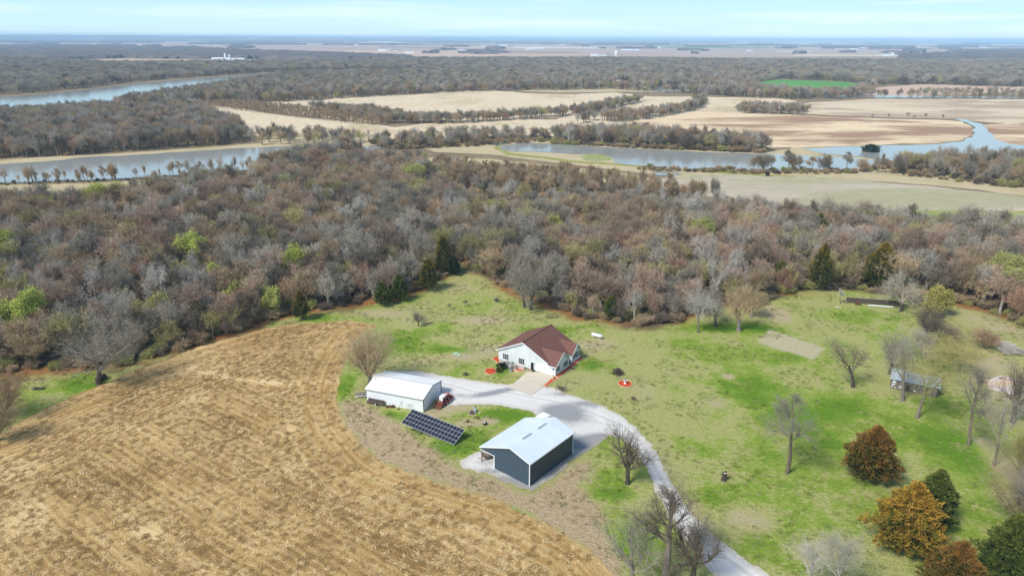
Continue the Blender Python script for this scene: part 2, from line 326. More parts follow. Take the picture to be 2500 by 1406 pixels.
cx2=t.n('ShaderNodeCombineXYZ'); t.l(t.math('MULTIPLY',rj,.5),cx2.inputs[0]); t.l(t.math('MULTIPLY',alg,.05),cx2.inputs[1])
nL=t.noise(v,.05,3); nM=t.noise(cx2.outputs[0],1.,4,.6); nS=t.mix(.62,t.noise(cx.outputs[0],1.,5,.7),t.noise(v,2.6,5,.8)); nF=t.noise(v,5,3,.7)
k=t.math('ADD',t.math('MULTIPLY_ADD',nS,2.1,-1.05),t.math('MULTIPLY',rw,.07)); k=t.math('ADD',k,t.math('MULTIPLY_ADD',sw,.4,-.2)); k=t.math('ADD',k,t.math('MULTIPLY_ADD',nM,.6,-.3)); k=t.math('ADD',k,t.math('MULTIPLY_ADD',nL,.9,-.45))
k=t.math('ADD',k,t.math('MULTIPLY',mk[1],.45)); k=t.math('ADD',k,t.math('MULTIPLY_ADD',nF,.5,-.25))
c=t.ramp(t.math('ADD',k,.5),[(.10,(.15,.09,.032)),(.36,(.34,.21,.08)),(.58,(.48,.32,.13)),(.92,(.70,.51,.26))])
hd=t.ramp(mk[2],[(.7,0.),(.95,1.)]); c=t.mix(t.math('MULTIPLY',hd,.35),c,t.mix(t.ramp(n1(rj,.9,2),[(.4,0.),(.6,1.)]),(.38,.20,.05),(.58,.43,.20)))
t.bump(k,.6,.25)
M_field=t.out(c,.95,.05)
def f_fn(X,Y): return sd(X,Y,FIELD)+(fbm(X/2,Y/2,31)-.5)*1.6
sheet('stubble_field',f_fn,(-150,40,-40,200),.6,.03,M_field,{'mask':f_rows,'mask2':lambda X,Y:(_al/1000.,0*X,0*X)})
# ---------------------------------------------------------------- gravel drive and concrete pad
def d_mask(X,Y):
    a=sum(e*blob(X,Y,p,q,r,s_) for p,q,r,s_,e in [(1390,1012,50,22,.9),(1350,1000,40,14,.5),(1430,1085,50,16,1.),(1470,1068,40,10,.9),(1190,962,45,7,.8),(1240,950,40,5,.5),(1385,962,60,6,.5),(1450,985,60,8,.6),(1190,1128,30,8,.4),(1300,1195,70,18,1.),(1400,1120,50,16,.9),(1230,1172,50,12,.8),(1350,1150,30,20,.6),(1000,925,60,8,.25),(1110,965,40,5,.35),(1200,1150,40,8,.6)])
    e=sd(X,Y,GRAVEL); cl=W([(990,918),(1100,940),(1200,958),(1290,968),(1380,985),(1450,1010),(1520,1040),(1560,1075),(1590,1120),(1620,1180),(1650,1240),(1710,1310),(1770,1360),(1840,1410),(1950,1480)]); dc=seg_d(X,Y,cl,False)
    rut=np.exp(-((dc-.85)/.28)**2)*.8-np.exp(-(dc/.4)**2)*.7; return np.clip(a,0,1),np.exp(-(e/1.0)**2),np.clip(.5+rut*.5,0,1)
t=NT('gravel'); v=t.coord('Object'); mk=t.sepc(t.attr('mask').outputs['Color'])
nM=t.noise(v,.35,4); nS=t.noise(v,2.5,5,.7); nF=t.noise(v,9,3,.7)
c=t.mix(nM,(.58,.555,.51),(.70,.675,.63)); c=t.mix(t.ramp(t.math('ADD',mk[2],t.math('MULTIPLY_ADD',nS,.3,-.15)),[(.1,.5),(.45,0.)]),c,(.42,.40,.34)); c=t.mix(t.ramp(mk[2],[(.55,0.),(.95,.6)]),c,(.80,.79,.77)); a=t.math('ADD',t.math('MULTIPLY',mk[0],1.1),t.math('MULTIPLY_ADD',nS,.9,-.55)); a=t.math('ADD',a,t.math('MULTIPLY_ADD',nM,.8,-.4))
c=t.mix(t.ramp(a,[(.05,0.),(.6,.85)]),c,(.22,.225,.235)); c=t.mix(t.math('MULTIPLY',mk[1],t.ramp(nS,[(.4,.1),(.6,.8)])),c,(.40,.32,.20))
c=t.mix(1.,c,t.ramp(nF,[(.2,.8),(.8,1.12)]),'MULTIPLY'); t.bump(nF,.5,.05)
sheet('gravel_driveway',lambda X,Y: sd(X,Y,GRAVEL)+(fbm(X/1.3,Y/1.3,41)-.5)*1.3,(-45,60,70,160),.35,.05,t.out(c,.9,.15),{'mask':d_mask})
t=NT('pale_concrete'); v=t.coord('Object'); c=t.mix(t.noise(v,.6,5,.6),(.50,.43,.33),(.62,.55,.44)); jt=t.coord('Object',rot=(0,0,R_(33.9)))
c=t.mix(1.,c,t.ramp(t.math('MINIMUM',t.math('ABSOLUTE',t.math('SINE',t.math('MULTIPLY',t.sep(jt)[0],math.pi/3))),t.math('ABSOLUTE',t.math('SINE',t.math('MULTIPLY',t.sep(jt)[1],math.pi/3)))),[(0.,.8),(.03,1.)]),'MULTIPLY')
M_conc=t.out(c,.85,.2)
sheet('concrete_pad',lambda X,Y: sd(X,Y,PAD),(-6,20,140,162),.2,.12,M_conc)
# ================================================================ FAR LAND
t=NT('far_land'); g0=t.n('ShaderNodeNewGeometry'); mpn=t.n('ShaderNodeMapping'); mpn.inputs['Rotation'].default_value=(0,0,.12); t.l(g0.outputs['Position'],mpn.inputs['Vector']); pos=mpn.outputs[0]
vo=t.n('ShaderNodeTexVoronoi',distance='CHEBYCHEV'); t.l(pos,vo.inputs['Vector']); vo.inputs['Scale'].default_value=1/700.; vo.inputs['Randomness'].default_value=.75
cr=t.sepc(vo.outputs['Color'])
farm=t.ramp(cr[0],[(0.,(.40,.29,.22)),(.3,(.50,.37,.27)),(.55,(.33,.23,.17)),(.75,(.48,.38,.27)),(.92,(.25,.27,.12))])
nn=t.noise(pos,.004,4); loc=t.mix(t.ramp(nn,[(.35,0.),(.65,1.)]),(.28,.21,.12),(.40,.31,.18)); loc=t.mix(t.ramp(t.noise(pos,.03,4),[(.45,0.),(.7,.7)]),loc,(.16,.11,.06))
yy=t.sep(g0.outputs['Position'])[1]
c=t.mix(t.math('MULTIPLY_ADD',yy,1/400.,-2200/400.,clamp=True),loc,farm)
M_far=t.out(c,.95,.05)
MB().poly([(-52000,-300,-2.35),(52000,-300,-2.35),(52000,52000,-2.35),(-52000,52000,-2.35)]).build('land',M_far); tag(bpy.data.objects['land'],kind='structure')
def flat(name,pxs,z,mat,jit=.02,kind='structure',raw=None):
    pts=[G(*p,z)for p in pxs] if raw is None else raw; out=[]; rng=random.Random(len(name)*7+len(pts))
    for i in range(len(pts)):
        a=pts[i];b=pts[(i+1)%len(pts)];L=math.hypot(b[0]-a[0],b[1]-a[1]); dist=math.hypot(*a); n=max(1,min(40,int(L/(dist*.012+3))))
        for k in range(n):
            f=k/n; w=L/n*.22*math.sin(math.pi*min(1,f*2)) if False else L/n*.18
            out.append(Vector((a[0]+(b[0]-a[0])*f+rng.uniform(-w,w)*(k>0),a[1]+(b[1]-a[1])*f+rng.uniform(-w,w)*(k>0),z)))
    tri=tessellate_polygon([out]); me=bpy.data.meshes.new(name); me.from_pydata([tuple(p) for p in out],[],[t_ for t_ in tri]); me.update()
    # all faces up
    import bmesh; bm=bmesh.new(); bm.from_mesh(me); bmesh.ops.recalc_face_normals(bm,faces=bm.faces)
    if bm.faces and sum(f.normal.z for f in bm.faces)<0: bmesh.ops.reverse_faces(bm,faces=bm.faces)
    bm.to_mesh(me); bm.free(); me.materials.append(mat); o=link(name,me); return tag(o,kind=kind)
def fieldmat(name,c1,c2,c3=None,sx=1,sc_=.02,amt=.6,rot=0,th=.58):
    t=NT(name); g=t.n('ShaderNodeNewGeometry'); m=t.n('ShaderNodeMapping'); m.inputs['Scale'].default_value=(1,sx,1); m.inputs['Rotation'].default_value=(0,0,rot); t.l(g.outputs['Position'],m.inputs['Vector']); v=m.outputs[0]
    c=t.mix(t.noise(v,sc_,5,.6),c1,c2)
    if c3: c=t.mix(t.ramp(t.noise(v,sc_*.6,6,.62,.6),[(th-.07,0.),(th+.07,amt)]),c,c3)
    c=t.mix(1.,c,t.ramp(t.noise(v,sc_*12,4,.7),[(.25,.8),(.75,1.15)]),'MULTIPLY')
    return t.out(c,.95,.05)
M_tan=fieldmat('dry_field',(.58,.46,.30),(.70,.58,.41),(.42,.32,.17),sx=.45,amt=.7)
M_marsh=fieldmat('marsh_grass',(.66,.50,.31),(.74,.59,.39),(.31,.185,.115),sx=2.6,sc_=.012,amt=.9,th=.5)
M_marsh2=fieldmat('far_marsh_grass',(.60,.49,.33),(.65,.53,.37),(.38,.27,.19),sx=2.2,sc_=.012,amt=.8,th=.5)
M_straw=fieldmat('bank_grass',(.53,.43,.27),(.46,.38,.22),(.30,.26,.11),sx=1.5,sc_=.04)
M_hay=fieldmat('hay_meadow',(.42,.36,.25),(.52,.44,.34),(.33,.32,.17),sx=3.6,sc_=.010,rot=.12,amt=.7,th=.52)
M_emer=fieldmat('winter_wheat',(.09,.26,.06),(.12,.30,.07),(.16,.30,.08),sc_=.01)
M_plow=fieldmat('ploughed_field',(.50,.34,.25),(.60,.44,.33),None,sx=2,sc_=.004)
M_plow2=fieldmat('dark_ploughed_field',(.40,.29,.24),(.50,.38,.31),(.30,.20,.16),sx=3,sc_=.002)
M_floor=fieldmat('woodland_floor',(.20,.15,.09),(.30,.23,.14),(.13,.09,.05),sc_=.03)
def watermat(name,c,rough=.06):
    t=NT(name); g=t.n('ShaderNodeNewGeometry'); t.bump(t.noise(g.outputs['Position'],.5,4,.6),.05,.1); return t.out(c,rough,.6)
M_water=watermat('river_water',(.30,.31,.29),.11); M_water.node_tree.nodes['Principled BSDF'].inputs['IOR'].default_value=1.33
Z0=-2.30
flat('woodland_floor',[(-300,118),(320,112),(1000,135),(2900,150),(2900,520),(1900,520),(1100,470),(1050,400),(640,430),(-400,540)],Z0,M_floor)
flat('dry_field',[(380,260),(470,254),(560,262),(700,283),(930,305),(1010,322),(900,345),(640,340),(560,300),(430,275)],Z0+.05,M_tan)
flat('dry_field',[(520,246),(640,250),(760,243),(1000,295),(900,300),(700,275)],Z0+.06,M_tan)
flat('dry_field',[(760,250),(820,240),(900,235),(1130,222),(1200,220),(1280,228),(1400,231),(1500,226),(1580,235),(1560,262),(1400,285),(1150,300),(1000,285),(850,268)],Z0+.1,M_tan)
flat('dry_field',[(1330,300),(1410,276),(1580,236),(1720,237),(1900,240),(1945,247),(1900,262),(1760,285),(1640,300),(1450,312)],Z0+.14,M_tan)
flat('marsh_field',[(900,318),(1100,296),(1300,292),(1470,293),(1530,303),(1500,330),(1200,335),(1000,345),(900,342)],Z0+.18,M_tan)
flat('marsh_field',[(1490,318),(1560,296),(1700,272),(1850,278),(2000,283),(2150,290),(2290,293),(2350,297),(2374,310),(2374,326),(2350,343),(2290,351),(2200,351),(2100,357),(1950,360),(1880,362),(1700,345),(1560,335)],Z0+.22,M_marsh)
flat('far_marsh_field',[(1850,272),(1980,250),(2150,241),(2500,243),(2900,246),(2900,300),(2500,305),(2420,300),(2340,291),(2200,289),(2000,280)],Z0+.2,M_marsh2)
flat('far_marsh_field',[(2395,306),(2500,300),(2900,300),(2900,385),(2500,360),(2440,350),(2410,325)],Z0+.24,M_marsh)
flat('reed_bank',[(1020,357),(1200,350),(1260,343),(1400,346),(1880,370),(1960,358),(2060,360),(2160,393),(2240,400),(2600,450),(2600,490),(2300,455),(2050,436),(1850,428),(1650,432),(1420,405),(1200,378),(1060,372)],Z0+.2,M_straw)
flat('hay_meadow',[(1560,455),(1620,434),(1700,427),(1850,427),(2050,436),(2300,458),(2700,500),(2700,560),(2300,540),(1900,510),(1650,490)],Z0+.28,M_hay)
flat('grass_track',[(1222,352),(1218,362),(1245,373),(1400,392),(1580,404),(1850,425),(1950,430),(1940,432),(1850,429),(1580,408),(1395,396),(1235,377),(1205,362)],Z0+.3,fieldmat('mown_track',(.26,.27,.06),(.32,.31,.09)))
flat('food_plot',[(1418,382),(1440,376),(1480,378),(1494,385),(1490,391),(1450,393),(1425,390)],Z0+.34,fieldmat('food_plot',(.24,.29,.08),(.30,.33,.12),(.4,.36,.2)))
flat('dry_bank',[(-300,468),(0,452),(250,446),(420,435),(620,425),(720,412),(700,432),(640,462),(460,478),(350,492),(200,478),(0,482),(-300,490)],Z0+.2,M_straw)
flat('dry_bank',[(-300,400),(0,390),(200,380),(400,368),(640,350),(800,350),(800,364),(600,364),(200,390),(0,402),(-300,412)],Z0+.2,M_straw)
flat('dry_bank',[(620,345),(640,328),(900,325),(1050,318),(1200,330),(1250,345),(1050,360),(900,362),(700,362)],Z0+.17,M_straw)
flat('swamp_floor',[(1000,430),(1020,385),(1200,388),(1500,420),(1700,455),(1760,530),(1400,530),(1100,530)],Z0+.16,fieldmat('swamp_floor',(.46,.38,.2),(.58,.48,.3),(.24,.2,.09),sc_=.05))
flat('winter_wheat_field',[(1850,205),(1870,197),(1905,195),(2050,200),(2125,207),(2060,222),(1950,221),(1900,215)],Z0+.1,M_emer)
flat('plowed_strip',[(2130,215),(2250,206),(2500,212),(2500,230),(2150,236),(2080,232)],Z0+.1,M_plow)
flat('plowed_strip',[(150,148),(300,144),(520,146),(800,146),(860,149),(800,151),(560,155),(330,157),(200,154)],Z0+.1,M_plow)
flat('plowed_strip',[(620,122),(900,124),(1150,128),(1400,136),(1430,139),(1100,141),(1000,137),(850,133),(620,127)],Z0+.12,M_plow)
flat('plowed_strip',[(0,101),(300,104),(900,107),(1400,118),(1400,124),(1000,124),(620,121),(320,111),(0,112)],Z0+.1,M_plow2)
flat('plowed_strip',[(1400,108),(2600,112),(2600,124),(2400,135),(1900,141),(1600,139),(1400,136)],Z0+.1,M_plow2)
flat('pale_field_strip',[(1080,215),(1230,207),(1330,209),(1600,214),(1720,218),(1700,224),(1350,226),(1250,222)],Z0+.1,M_straw)
flat('pale_field_strip',[(730,238),(800,230),(880,231),(860,238),(770,243)],Z0+.1,M_straw)
WZ=Z0+.4
flat('oxbow_lake',[(-300,412),(0,401),(100,395),(200,384),(330,378),(450,371),(600,361),(700,357),(810,360),(830,372),(780,385),(700,402),(620,416),(500,422),(400,430),(250,438),(100,444),(0,446),(-300,452)],WZ,M_water)
flat('big_river',[(-500,258),(-100,240),(0,237),(100,231),(190,222),(330,205),(470,194),(560,187),(640,181),(800,176),(1000,174),(1010,177),(850,181),(700,187),(620,194),(550,204),(470,217),(400,229),(260,251),(150,268),(0,274),(-500,300)],WZ,M_water)
flat('pond',[(1222,366),(1230,356),(1262,349),(1350,351),(1500,361),(1700,371),(1880,376),(2000,382),(2100,387),(2165,396),(2130,407),(2080,414),(1950,418),(1850,416),(1700,413),(1600,409),(1530,402),(1500,396),(1497,386),(1470,377),(1400,376),(1300,370),(1250,370)],WZ,M_water)
flat('marsh_pond',[(1960,363),(2060,358),(2150,356),(2290,352),(2350,346),(2379,327),(2378,309),(2350,297),(2330,291),(2352,291),(2400,303),(2412,322),(2430,340),(2470,352),(2540,360),(2540,385),(2400,390),(2250,396),(2170,392),(2100,382),(2020,377)],WZ+.02,M_water)
flat('swamp_channel',[(1190,352),(1198,338),(1225,336),(1250,340),(1240,352),(1215,356)],WZ,M_water)
flat('slough',[(860,362),(900,356),(950,352),(960,356),(930,364),(880,368)],WZ,M_water)
flat('slough',[(490,320),(520,312),(560,318),(556,324),(520,322)],WZ,M_water)
flat('small_pool',[(1588,421),(1610,418),(1645,419),(1666,425),(1640,430),(1605,428)],WZ+.03,M_water)
flat('slough',[(1590,222),(1600,214),(1640,211),(1680,216),(1660,222),(1620,225)],WZ,M_water)
flat('slough',[(2010,236),(2100,232),(2250,235),(2500,238),(2500,241),(2250,239),(2100,238)],WZ,M_water)
# ---------------------------------------------------------------- distant hills and canopy
def ridge(name,y0,x0,x1,depth,hf,mat,nx=260):
    rng=random.Random(5); V=[];F_=[]; cols=[(-.5,0),(-.2,.75),(0,1),(.5,.9),(1,0)]
    for i in range(nx+1):
        x=x0+(x1-x0)*i/nx; h=hf(x)*(0.8+.4*float(fbm(np.array(x/900.),np.array(2.),7)))+6*float(vn(np.array(x/130.),np.array(4.),3))
        for (a,b) in cols: V.append((x,y0+a*depth+600*float(vn(np.array(x/3000.),np.array(a),3)),-3+max(3,h)*b))
    k=len(cols)
    for i in range(nx):
        for j in range(k-1): F_.append((i*k+j,(i+1)*k+j,(i+1)*k+j+1,i*k+j+1))
    me=mesh_np(name,V,F_,mat,smooth=True); return tag(link(name,me),kind='structure')
M_hill=fieldmat('wooded_hill',(.10,.11,.10),(.22,.18,.15),(.36,.28,.22),sx=1,sc_=.0012,amt=.8,th=.55)
ridge('hills',16500,-15500,3500,1500,lambda x: 84*float(1-ss(-10000,2500,x))+8,M_hill)
ridge('hills',22000,-22000,22000,2500,lambda x: 50*float(1-ss(-9000,4000,x))+25,M_hill,360)
ridge('hills',33000,-32000,32000,4000,lambda x: 60,M_hill,360)
t=NT('far_canopy'); g0=t.n('ShaderNodeNewGeometry'); c=t.mix(t.ramp(t.noise(g0.outputs['Position'],.012,4),[(.35,0.),(.65,1.)]),(.09,.075,.07),(.17,.135,.12)); M_canopy=t.out(c,.95,.05)
def canopy(polys,res,h,name='far_woods'):
    for pl in polys:
        pts=[G(*p,-2) for p in pl]; xs=[p[0] for p in pts]; ys=[p[1] for p in pts]
        if (max(xs)-min(xs))*(max(ys)-min(ys))/res**2>260000: r=math.sqrt((max(xs)-min(xs))*(max(ys)-min(ys))/260000)
        else: r=res
        s=lambda X,Y: sd(X,Y,pts)+(fbm(X/(r*5),Y/(r*5),8)-.5)*r*7
        o=sheet(name,s,(min(xs)-r*2,max(xs)+r*2,min(ys)-r*2,max(ys)+r*2),r,0,M_canopy,zf=lambda x,y:-2+0*x,
          extra=lambda X,Y: np.where(s(X,Y)>r*.3,h*(.62+.75*_h(np.floor(X/r),np.floor(Y/r),5)*vn(X/(r*1.7),Y/(r*1.7),6)),-.5))
        o['kind']='stuff'; o.name=name
canopy([[(-300,112),(0,113),(200,112),(320,115),(400,118),(500,120),(620,126),(800,131),(900,136),(1000,140),(1000,146),(800,144),(600,144),(430,144),(300,142),(150,146),(0,140),(-300,140)],
 [(420,117),(480,116),(475,119),(430,120)],[(560,113),(620,115),(615,119),(560,119)],[(240,111),(330,112),(330,115),(240,114)],
 [(2380,128),(2500,122),(2700,124),(2700,150),(2380,150),(2200,150),(2200,136)]],14,13)
canopy([[(0,93),(400,94),(800,97),(900,99),(800,100.5),(400,100),(0,98)],[(930,101),(1060,101),(1200,104),(1190,106),(1020,105)],[(1280,100.5),(1360,102),(1360,107),(1300,105)],[(1480,103),(1550,103),(1550,108),(1480,107)],[(1660,121.5),(1720,122),(1720,125),(1660,124)],[(1830,108),(1950,111),(1940,113),(1830,113)],[(2010,117),(2060,117),(2060,120),(2010,120)],[(2140,112),(2230,113),(2230,115.5),(2140,115.5)],[(2370,104),(2600,105),(2600,110),(2370,109)],[(1150,125),(1230,126),(1225,133),(1150,132)],[(1400,100),(1700,101),(1700,103),(1400,102)],[(1900,101),(2400,101.5),(2400,103),(1900,102.5)]],30,13,'distant_tree_belts')
# ================================================================ VEGETATION
def bark(name,c,c2,rnd=.35): return simple(name,c,c2,.9,.9,.1,rnd=rnd)
M_bk={'grey':bark('grey_bark',(.17,.145,.12),(.27,.235,.20)),'dark':bark('dark_bark',(.065,.052,.045),(.12,.10,.085)),'pale':bark('pale_bark',(.38,.35,.31),(.25,.22,.19)),'tan':bark('tan_bark',(.24,.19,.14),(.15,.12,.09))}
M_tw={'grey':bark('grey_twigs',(.28,.245,.19),(.37,.33,.265),.65),'purple':bark('purple_brown_twigs',(.33,.235,.17),(.42,.305,.225),.6),'tan':bark('tan_twigs',(.45,.335,.20),(.34,.25,.155),.55),
 'pale':bark('pale_twigs',(.50,.46,.40),(.40,.36,.31),.4),'dark':bark('dark_twigs',(.15,.12,.088),(.22,.175,.13),.5),'olive':bark('olive_twigs',(.33,.30,.13),(.41,.36,.16),.5),'red':bark('reddish_twigs',(.40,.245,.165),(.31,.19,.13),.45)}
M_bud={'lime':bark('lime_buds',(.52,.56,.13),(.38,.43,.08),.3),'olive':bark('olive_buds',(.42,.42,.13),(.32,.33,.10),.3),'yellow':bark('yellow_buds',(.42,.36,.10),(.32,.28,.08),.3)}
class Tree:
    def __init__(s,seed,style,twn=4,maxlv=4):
        s.r=random.Random(seed); s.S=[]; s.tips=[]; s.tw=twn; s.mx=maxlv; s.style=style
        r=s.r; st=style; up=Vector((0,0,1)); lean=Vector((r.uniform(-.12,.12),r.uniform(-.12,.12),1)).normalized()
        if st=='oak':
            p,d=s.stem(Vector((0,0,0)),lean,r.uniform(.24,.32),.034,.028,4,.10,0)
            n=r.randint(5,7); a0=r.uniform(0,6.28)
            for i in range(n): s.grow(p-d*r.uniform(0,.07),s.dirn(d,a0+i*6.28/n+r.uniform(-.4,.4),r.uniform(.35,1.15)),r.uniform(.42,.56),.019,1,.22)
            s.grow(p,s.dirn(d,r.uniform(0,6),.2),.5,.021,1,.2)
        elif st=='leader':
            pts=[];p=Vector((0,0,0));d=lean;n=11
            for i in range(n):
                d=(d+Vector((r.uniform(-.13,.13),r.uniform(-.13,.13),.06))).normalized(); q=p+d*.085; r0=.026*(1-i/(n+1)); s.S.append((p,q,r0,.026*(1-(i+1)/(n+1)),0)); pts.append((q.copy(),d.copy(),i/n)); p=q
            for q,d,f in pts:
                if f>.28:
                    for k in range(r.randint(2,3)): s.grow(q,s.dirn(d,r.uniform(0,6.28),r.uniform(.7,1.25)),.38*(1.15-f)*r.uniform(.7,1.1),.011*(1.2-f),1,.16)
        elif st=='vase':
            p,d=s.stem(Vector((0,0,0)),lean,.2,.036,.03,3,.05,0); n=13; a0=r.uniform(0,6)
            for i in range(n): s.grow(p-d*r.uniform(0,.05),s.dirn(d,a0+i*2.4,r.uniform(.1,.95)),r.uniform(.55,.8),.014,1,.07)
        elif st=='tall':
            h=r.uniform(.38,.5); p,d=s.stem(Vector((0,0,0)),lean,h,.019,.014,5,.07,0); n=r.randint(4,6); a0=r.uniform(0,6)
            for i in range(n): s.grow(p-d*r.uniform(0,.12),s.dirn(d,a0+i*6.28/n+r.uniform(-.5,.5),r.uniform(.2,.85)),r.uniform(.38,.52),.010,1,.14)
            s.grow(p,d,.45,.011,1,.12)
        elif st=='shrub':
            for i in range(12): s.grow(Vector((r.uniform(-.05,.05),r.uniform(-.05,.05),0)),s.dirn(up,i*2.4,r.uniform(.1,.85)),r.uniform(.6,.9),.012,1,.12)
        elif st=='snag':
            p,d=s.stem(Vector((0,0,0)),lean,.45,.03,.022,5,.14,0)
            for i in range(4): s.grow(p-d*r.uniform(0,.2),s.dirn(d,i*1.7,r.uniform(.3,.9)),r.uniform(.3,.5),.014,1,.25)
    def dirn(s,d,az,an):
        a=d.orthogonal().normalized(); b=d.cross(a); return (d*math.cos(an)+(a*math.cos(az)+b*math.sin(az))*math.sin(an)).normalized()
    def stem(s,p,d,L,r0,r1,n,g,lv):
        r=s.r
        for i in range(n):
            d=(d+Vector((r.uniform(-g,g),r.uniform(-g,g),r.uniform(0,.05)))).normalized(); q=p+d*L/n; a=r0+(r1-r0)*i/n; b=r0+(r1-r0)*(i+1)/n
            if i==0 and lv==0: a*=1.35
            s.S.append((p,q,a,b,lv)); p=q
        return p,d
    def grow(s,p,d,L,rad,lv,g):
        r=s.r; n=(0,5,4,3,2)[lv] if lv<5 else 1; cnt=(0,2,2,s.tw*.62,0)[lv] if lv<5 else 0
        for i in range(n):
            d=(d+Vector((r.uniform(-g,g),r.uniform(-g,g),r.uniform(-g,g)+.05*(lv<3)))).normalized(); q=p+d*L/n
            a=rad*(1-.62*i/n); b=rad*(1-.62*(i+1)/n); s.S.append((p,q,a,b,lv)); p=q
            if lv<s.mx and (i>0 or lv>1):
                c=int(cnt)+(r.random()<cnt-int(cnt))
                for k in range(c): s.grow(q,s.dirn(d,r.uniform(0,6.28),r.uniform(.45,1.1)),L*r.uniform(.42,.62),b*.62,lv+1,g*1.1)
        if lv<s.mx: s.grow(p,d,L*.4,b*.8,lv+1,g)
        if lv>=3: s.tips.append(p.copy())
    def data(s,H,Wd,lean=(0,0),rmin=.02,rs=1.):
        P0=np.array([a[0] for a in s.S]);P1=np.array([a[1] for a in s.S]);r=np.array([[a[2],a[3]] for a in s.S]); lv=np.array([a[4] for a in s.S])
        zm=np.percentile(P1[:,2],99.7); c=np.median(P1[lv>=2],0); rr=np.percentile(np.abs(P1[:,0]-c[0]),97)
        sx=Wd/2/rr; sz=H/zm
        def tr(Q):
            Q=np.array(Q,float).reshape(-1,3); o=Q*np.array([sx,sx,sz]); f=(Q[:,2:3]/zm); o[:,0:1]+=lean[0]*f**1.3-c[0]*sx*np.clip(f*1.5,0,1)*.6; o[:,1:2]+=lean[1]*f**1.3-c[1]*sx*np.clip(f*1.5,0,1)*.6
            o[:,2]=np.where(lv_min0(Q),o[:,2]-.0,o[:,2]); return o
        def lv_min0(Q): return Q[:,2]<0
        return tr(P0),tr(P1),np.maximum(r*H*rs,rmin),lv,tr(s.tips) if s.tips else np.zeros((0,3))
def tubes(P0,P1,R,n):
    d=P1-P0; L=np.linalg.norm(d,axis=1,keepdims=True)+1e-9; d/=L; a=np.cross(d,np.array([.31,.95,.02])); a/=np.linalg.norm(a,axis=1,keepdims=True)+1e-9; b=np.cross(d,a)
    th=np.arange(n)*2*math.pi/n; ring=lambda Pn,r:(Pn[:,None,:]+(a[:,None,:]*np.cos(th)[None,:,None]+b[:,None,:]*np.sin(th)[None,:,None])*r[:,None,None])
    V=np.concatenate([ring(P0,R[:,0]),ring(P1,R[:,1])],1).reshape(-1,3); m=len(P0); base=(np.arange(m)*2*n)[:,None]; i=np.arange(n);j=(i+1)%n
    Fq=np.stack([base+i,base+j,base+n+j,base+n+i],-1).reshape(-1,4); return V,Fq
def ribbons(P0,P1,R,rg):
    d=P1-P0; q=rg.normal(size=d.shape); w=np.cross(d,q); w/=np.linalg.norm(w,axis=1,keepdims=True)+1e-9
    V=np.stack([P0-w*R[:,:1],P0+w*R[:,:1],P1+w*R[:,1:]*.6,P1-w*R[:,1:]*.6],1).reshape(-1,3); return V,np.arange(len(P0)*4).reshape(-1,4)
def join(parts):
    V=[];F_=[];o=0
    for v,f in parts:
        if len(v): V.append(v);F_.append(f+o);o+=len(v)
    return np.concatenate(V),np.concatenate(F_)
def tree_meshes(seed,style,H,Wd,tw='grey',bk='grey',twn=4,lean=(0,0),rt=.022,maxlv=4,buds=None,nb=3,bsz=.16,rs=1.,lod=False):
    T=Tree(seed,style,twn,maxlv); P0,P1,R,lv,tips=T.data(H,Wd,lean,rt,rs); rg=np.random.default_rng(seed)
    tr=lv==0
    if not tr.any(): tr=lv==1
    tv,tf=tubes(P0[tr],P1[tr],R[tr],6); 
    parts=[]
    for L,n in ((1,4),(2,3)):
        m=(lv==L)&~tr
        if m.any(): parts.append(ribbons(P0[m],P1[m],R[m]*1.2,rg) if (lod and L==2) else tubes(P0[m],P1[m],R[m],n))
    m=lv>=3
    if m.any(): parts.append(ribbons(P0[m],P1[m],R[m]*1.15,rg))
    tm=mesh_np('trunk',tv,tf,M_bk[bk]); cv,cf=join(parts); cm=mesh_np('crown',cv,cf,M_tw[tw])
    if buds and len(tips):
        Q=np.repeat(tips,nb,0); Q=Q+rg.normal(size=Q.shape)*bsz*1.6; a=rg.normal(size=Q.shape);a/=np.linalg.norm(a,axis=1,keepdims=True);b=np.cross(a,rg.normal(size=Q.shape));b/=np.linalg.norm(b,axis=1,keepdims=True); s_=bsz*rg.uniform(.5,1.1,(len(Q),1))
        bv=np.stack([Q-a*s_,Q-b*s_*.6,Q+a*s_,Q+b*s_*.6],1).reshape(-1,3); bf=np.arange(len(bv)).reshape(-1,4)+len(cv)
        v=np.concatenate([cv,bv]); f=np.concatenate([cf,bf]); cm=mesh_np('crown',v,f,M_tw[tw]); cm.materials.append(M_bud[buds])
        mi=np.zeros(len(f),np.int32); mi[len(cf):]=1; cm.polygons.foreach_set('material_index',mi)
    return tm,cm
def one_tree(name,loc,tm,cm,label,cat='tree',group=None,rz=0,sc_=1.):
    e=empty(name,loc,label,cat,rz,group); e.scale=(sc_,)*3 if not hasattr(sc_,'__len__') else sc_
    link('trunk',tm,e); link('crown',cm,e); return e
def px_tree(name,base,top,wpx,label,seed,style,lean=None,dz=0,**k):
    """base and top of the tree where they stand in the photo; crown width in photo px"""
    b=P(*base); H=zat(b,top); d=mpp(b); xt=G(top[0],top[1],b[2]+H)[0]; w=wpx*d
    tm,cm=tree_meshes(seed,style,H,w,lean=(xt-b[0],0) if lean is None else lean,**k)
    return one_tree(name,(b[0],b[1],b[2]-.1),tm,cm,label)
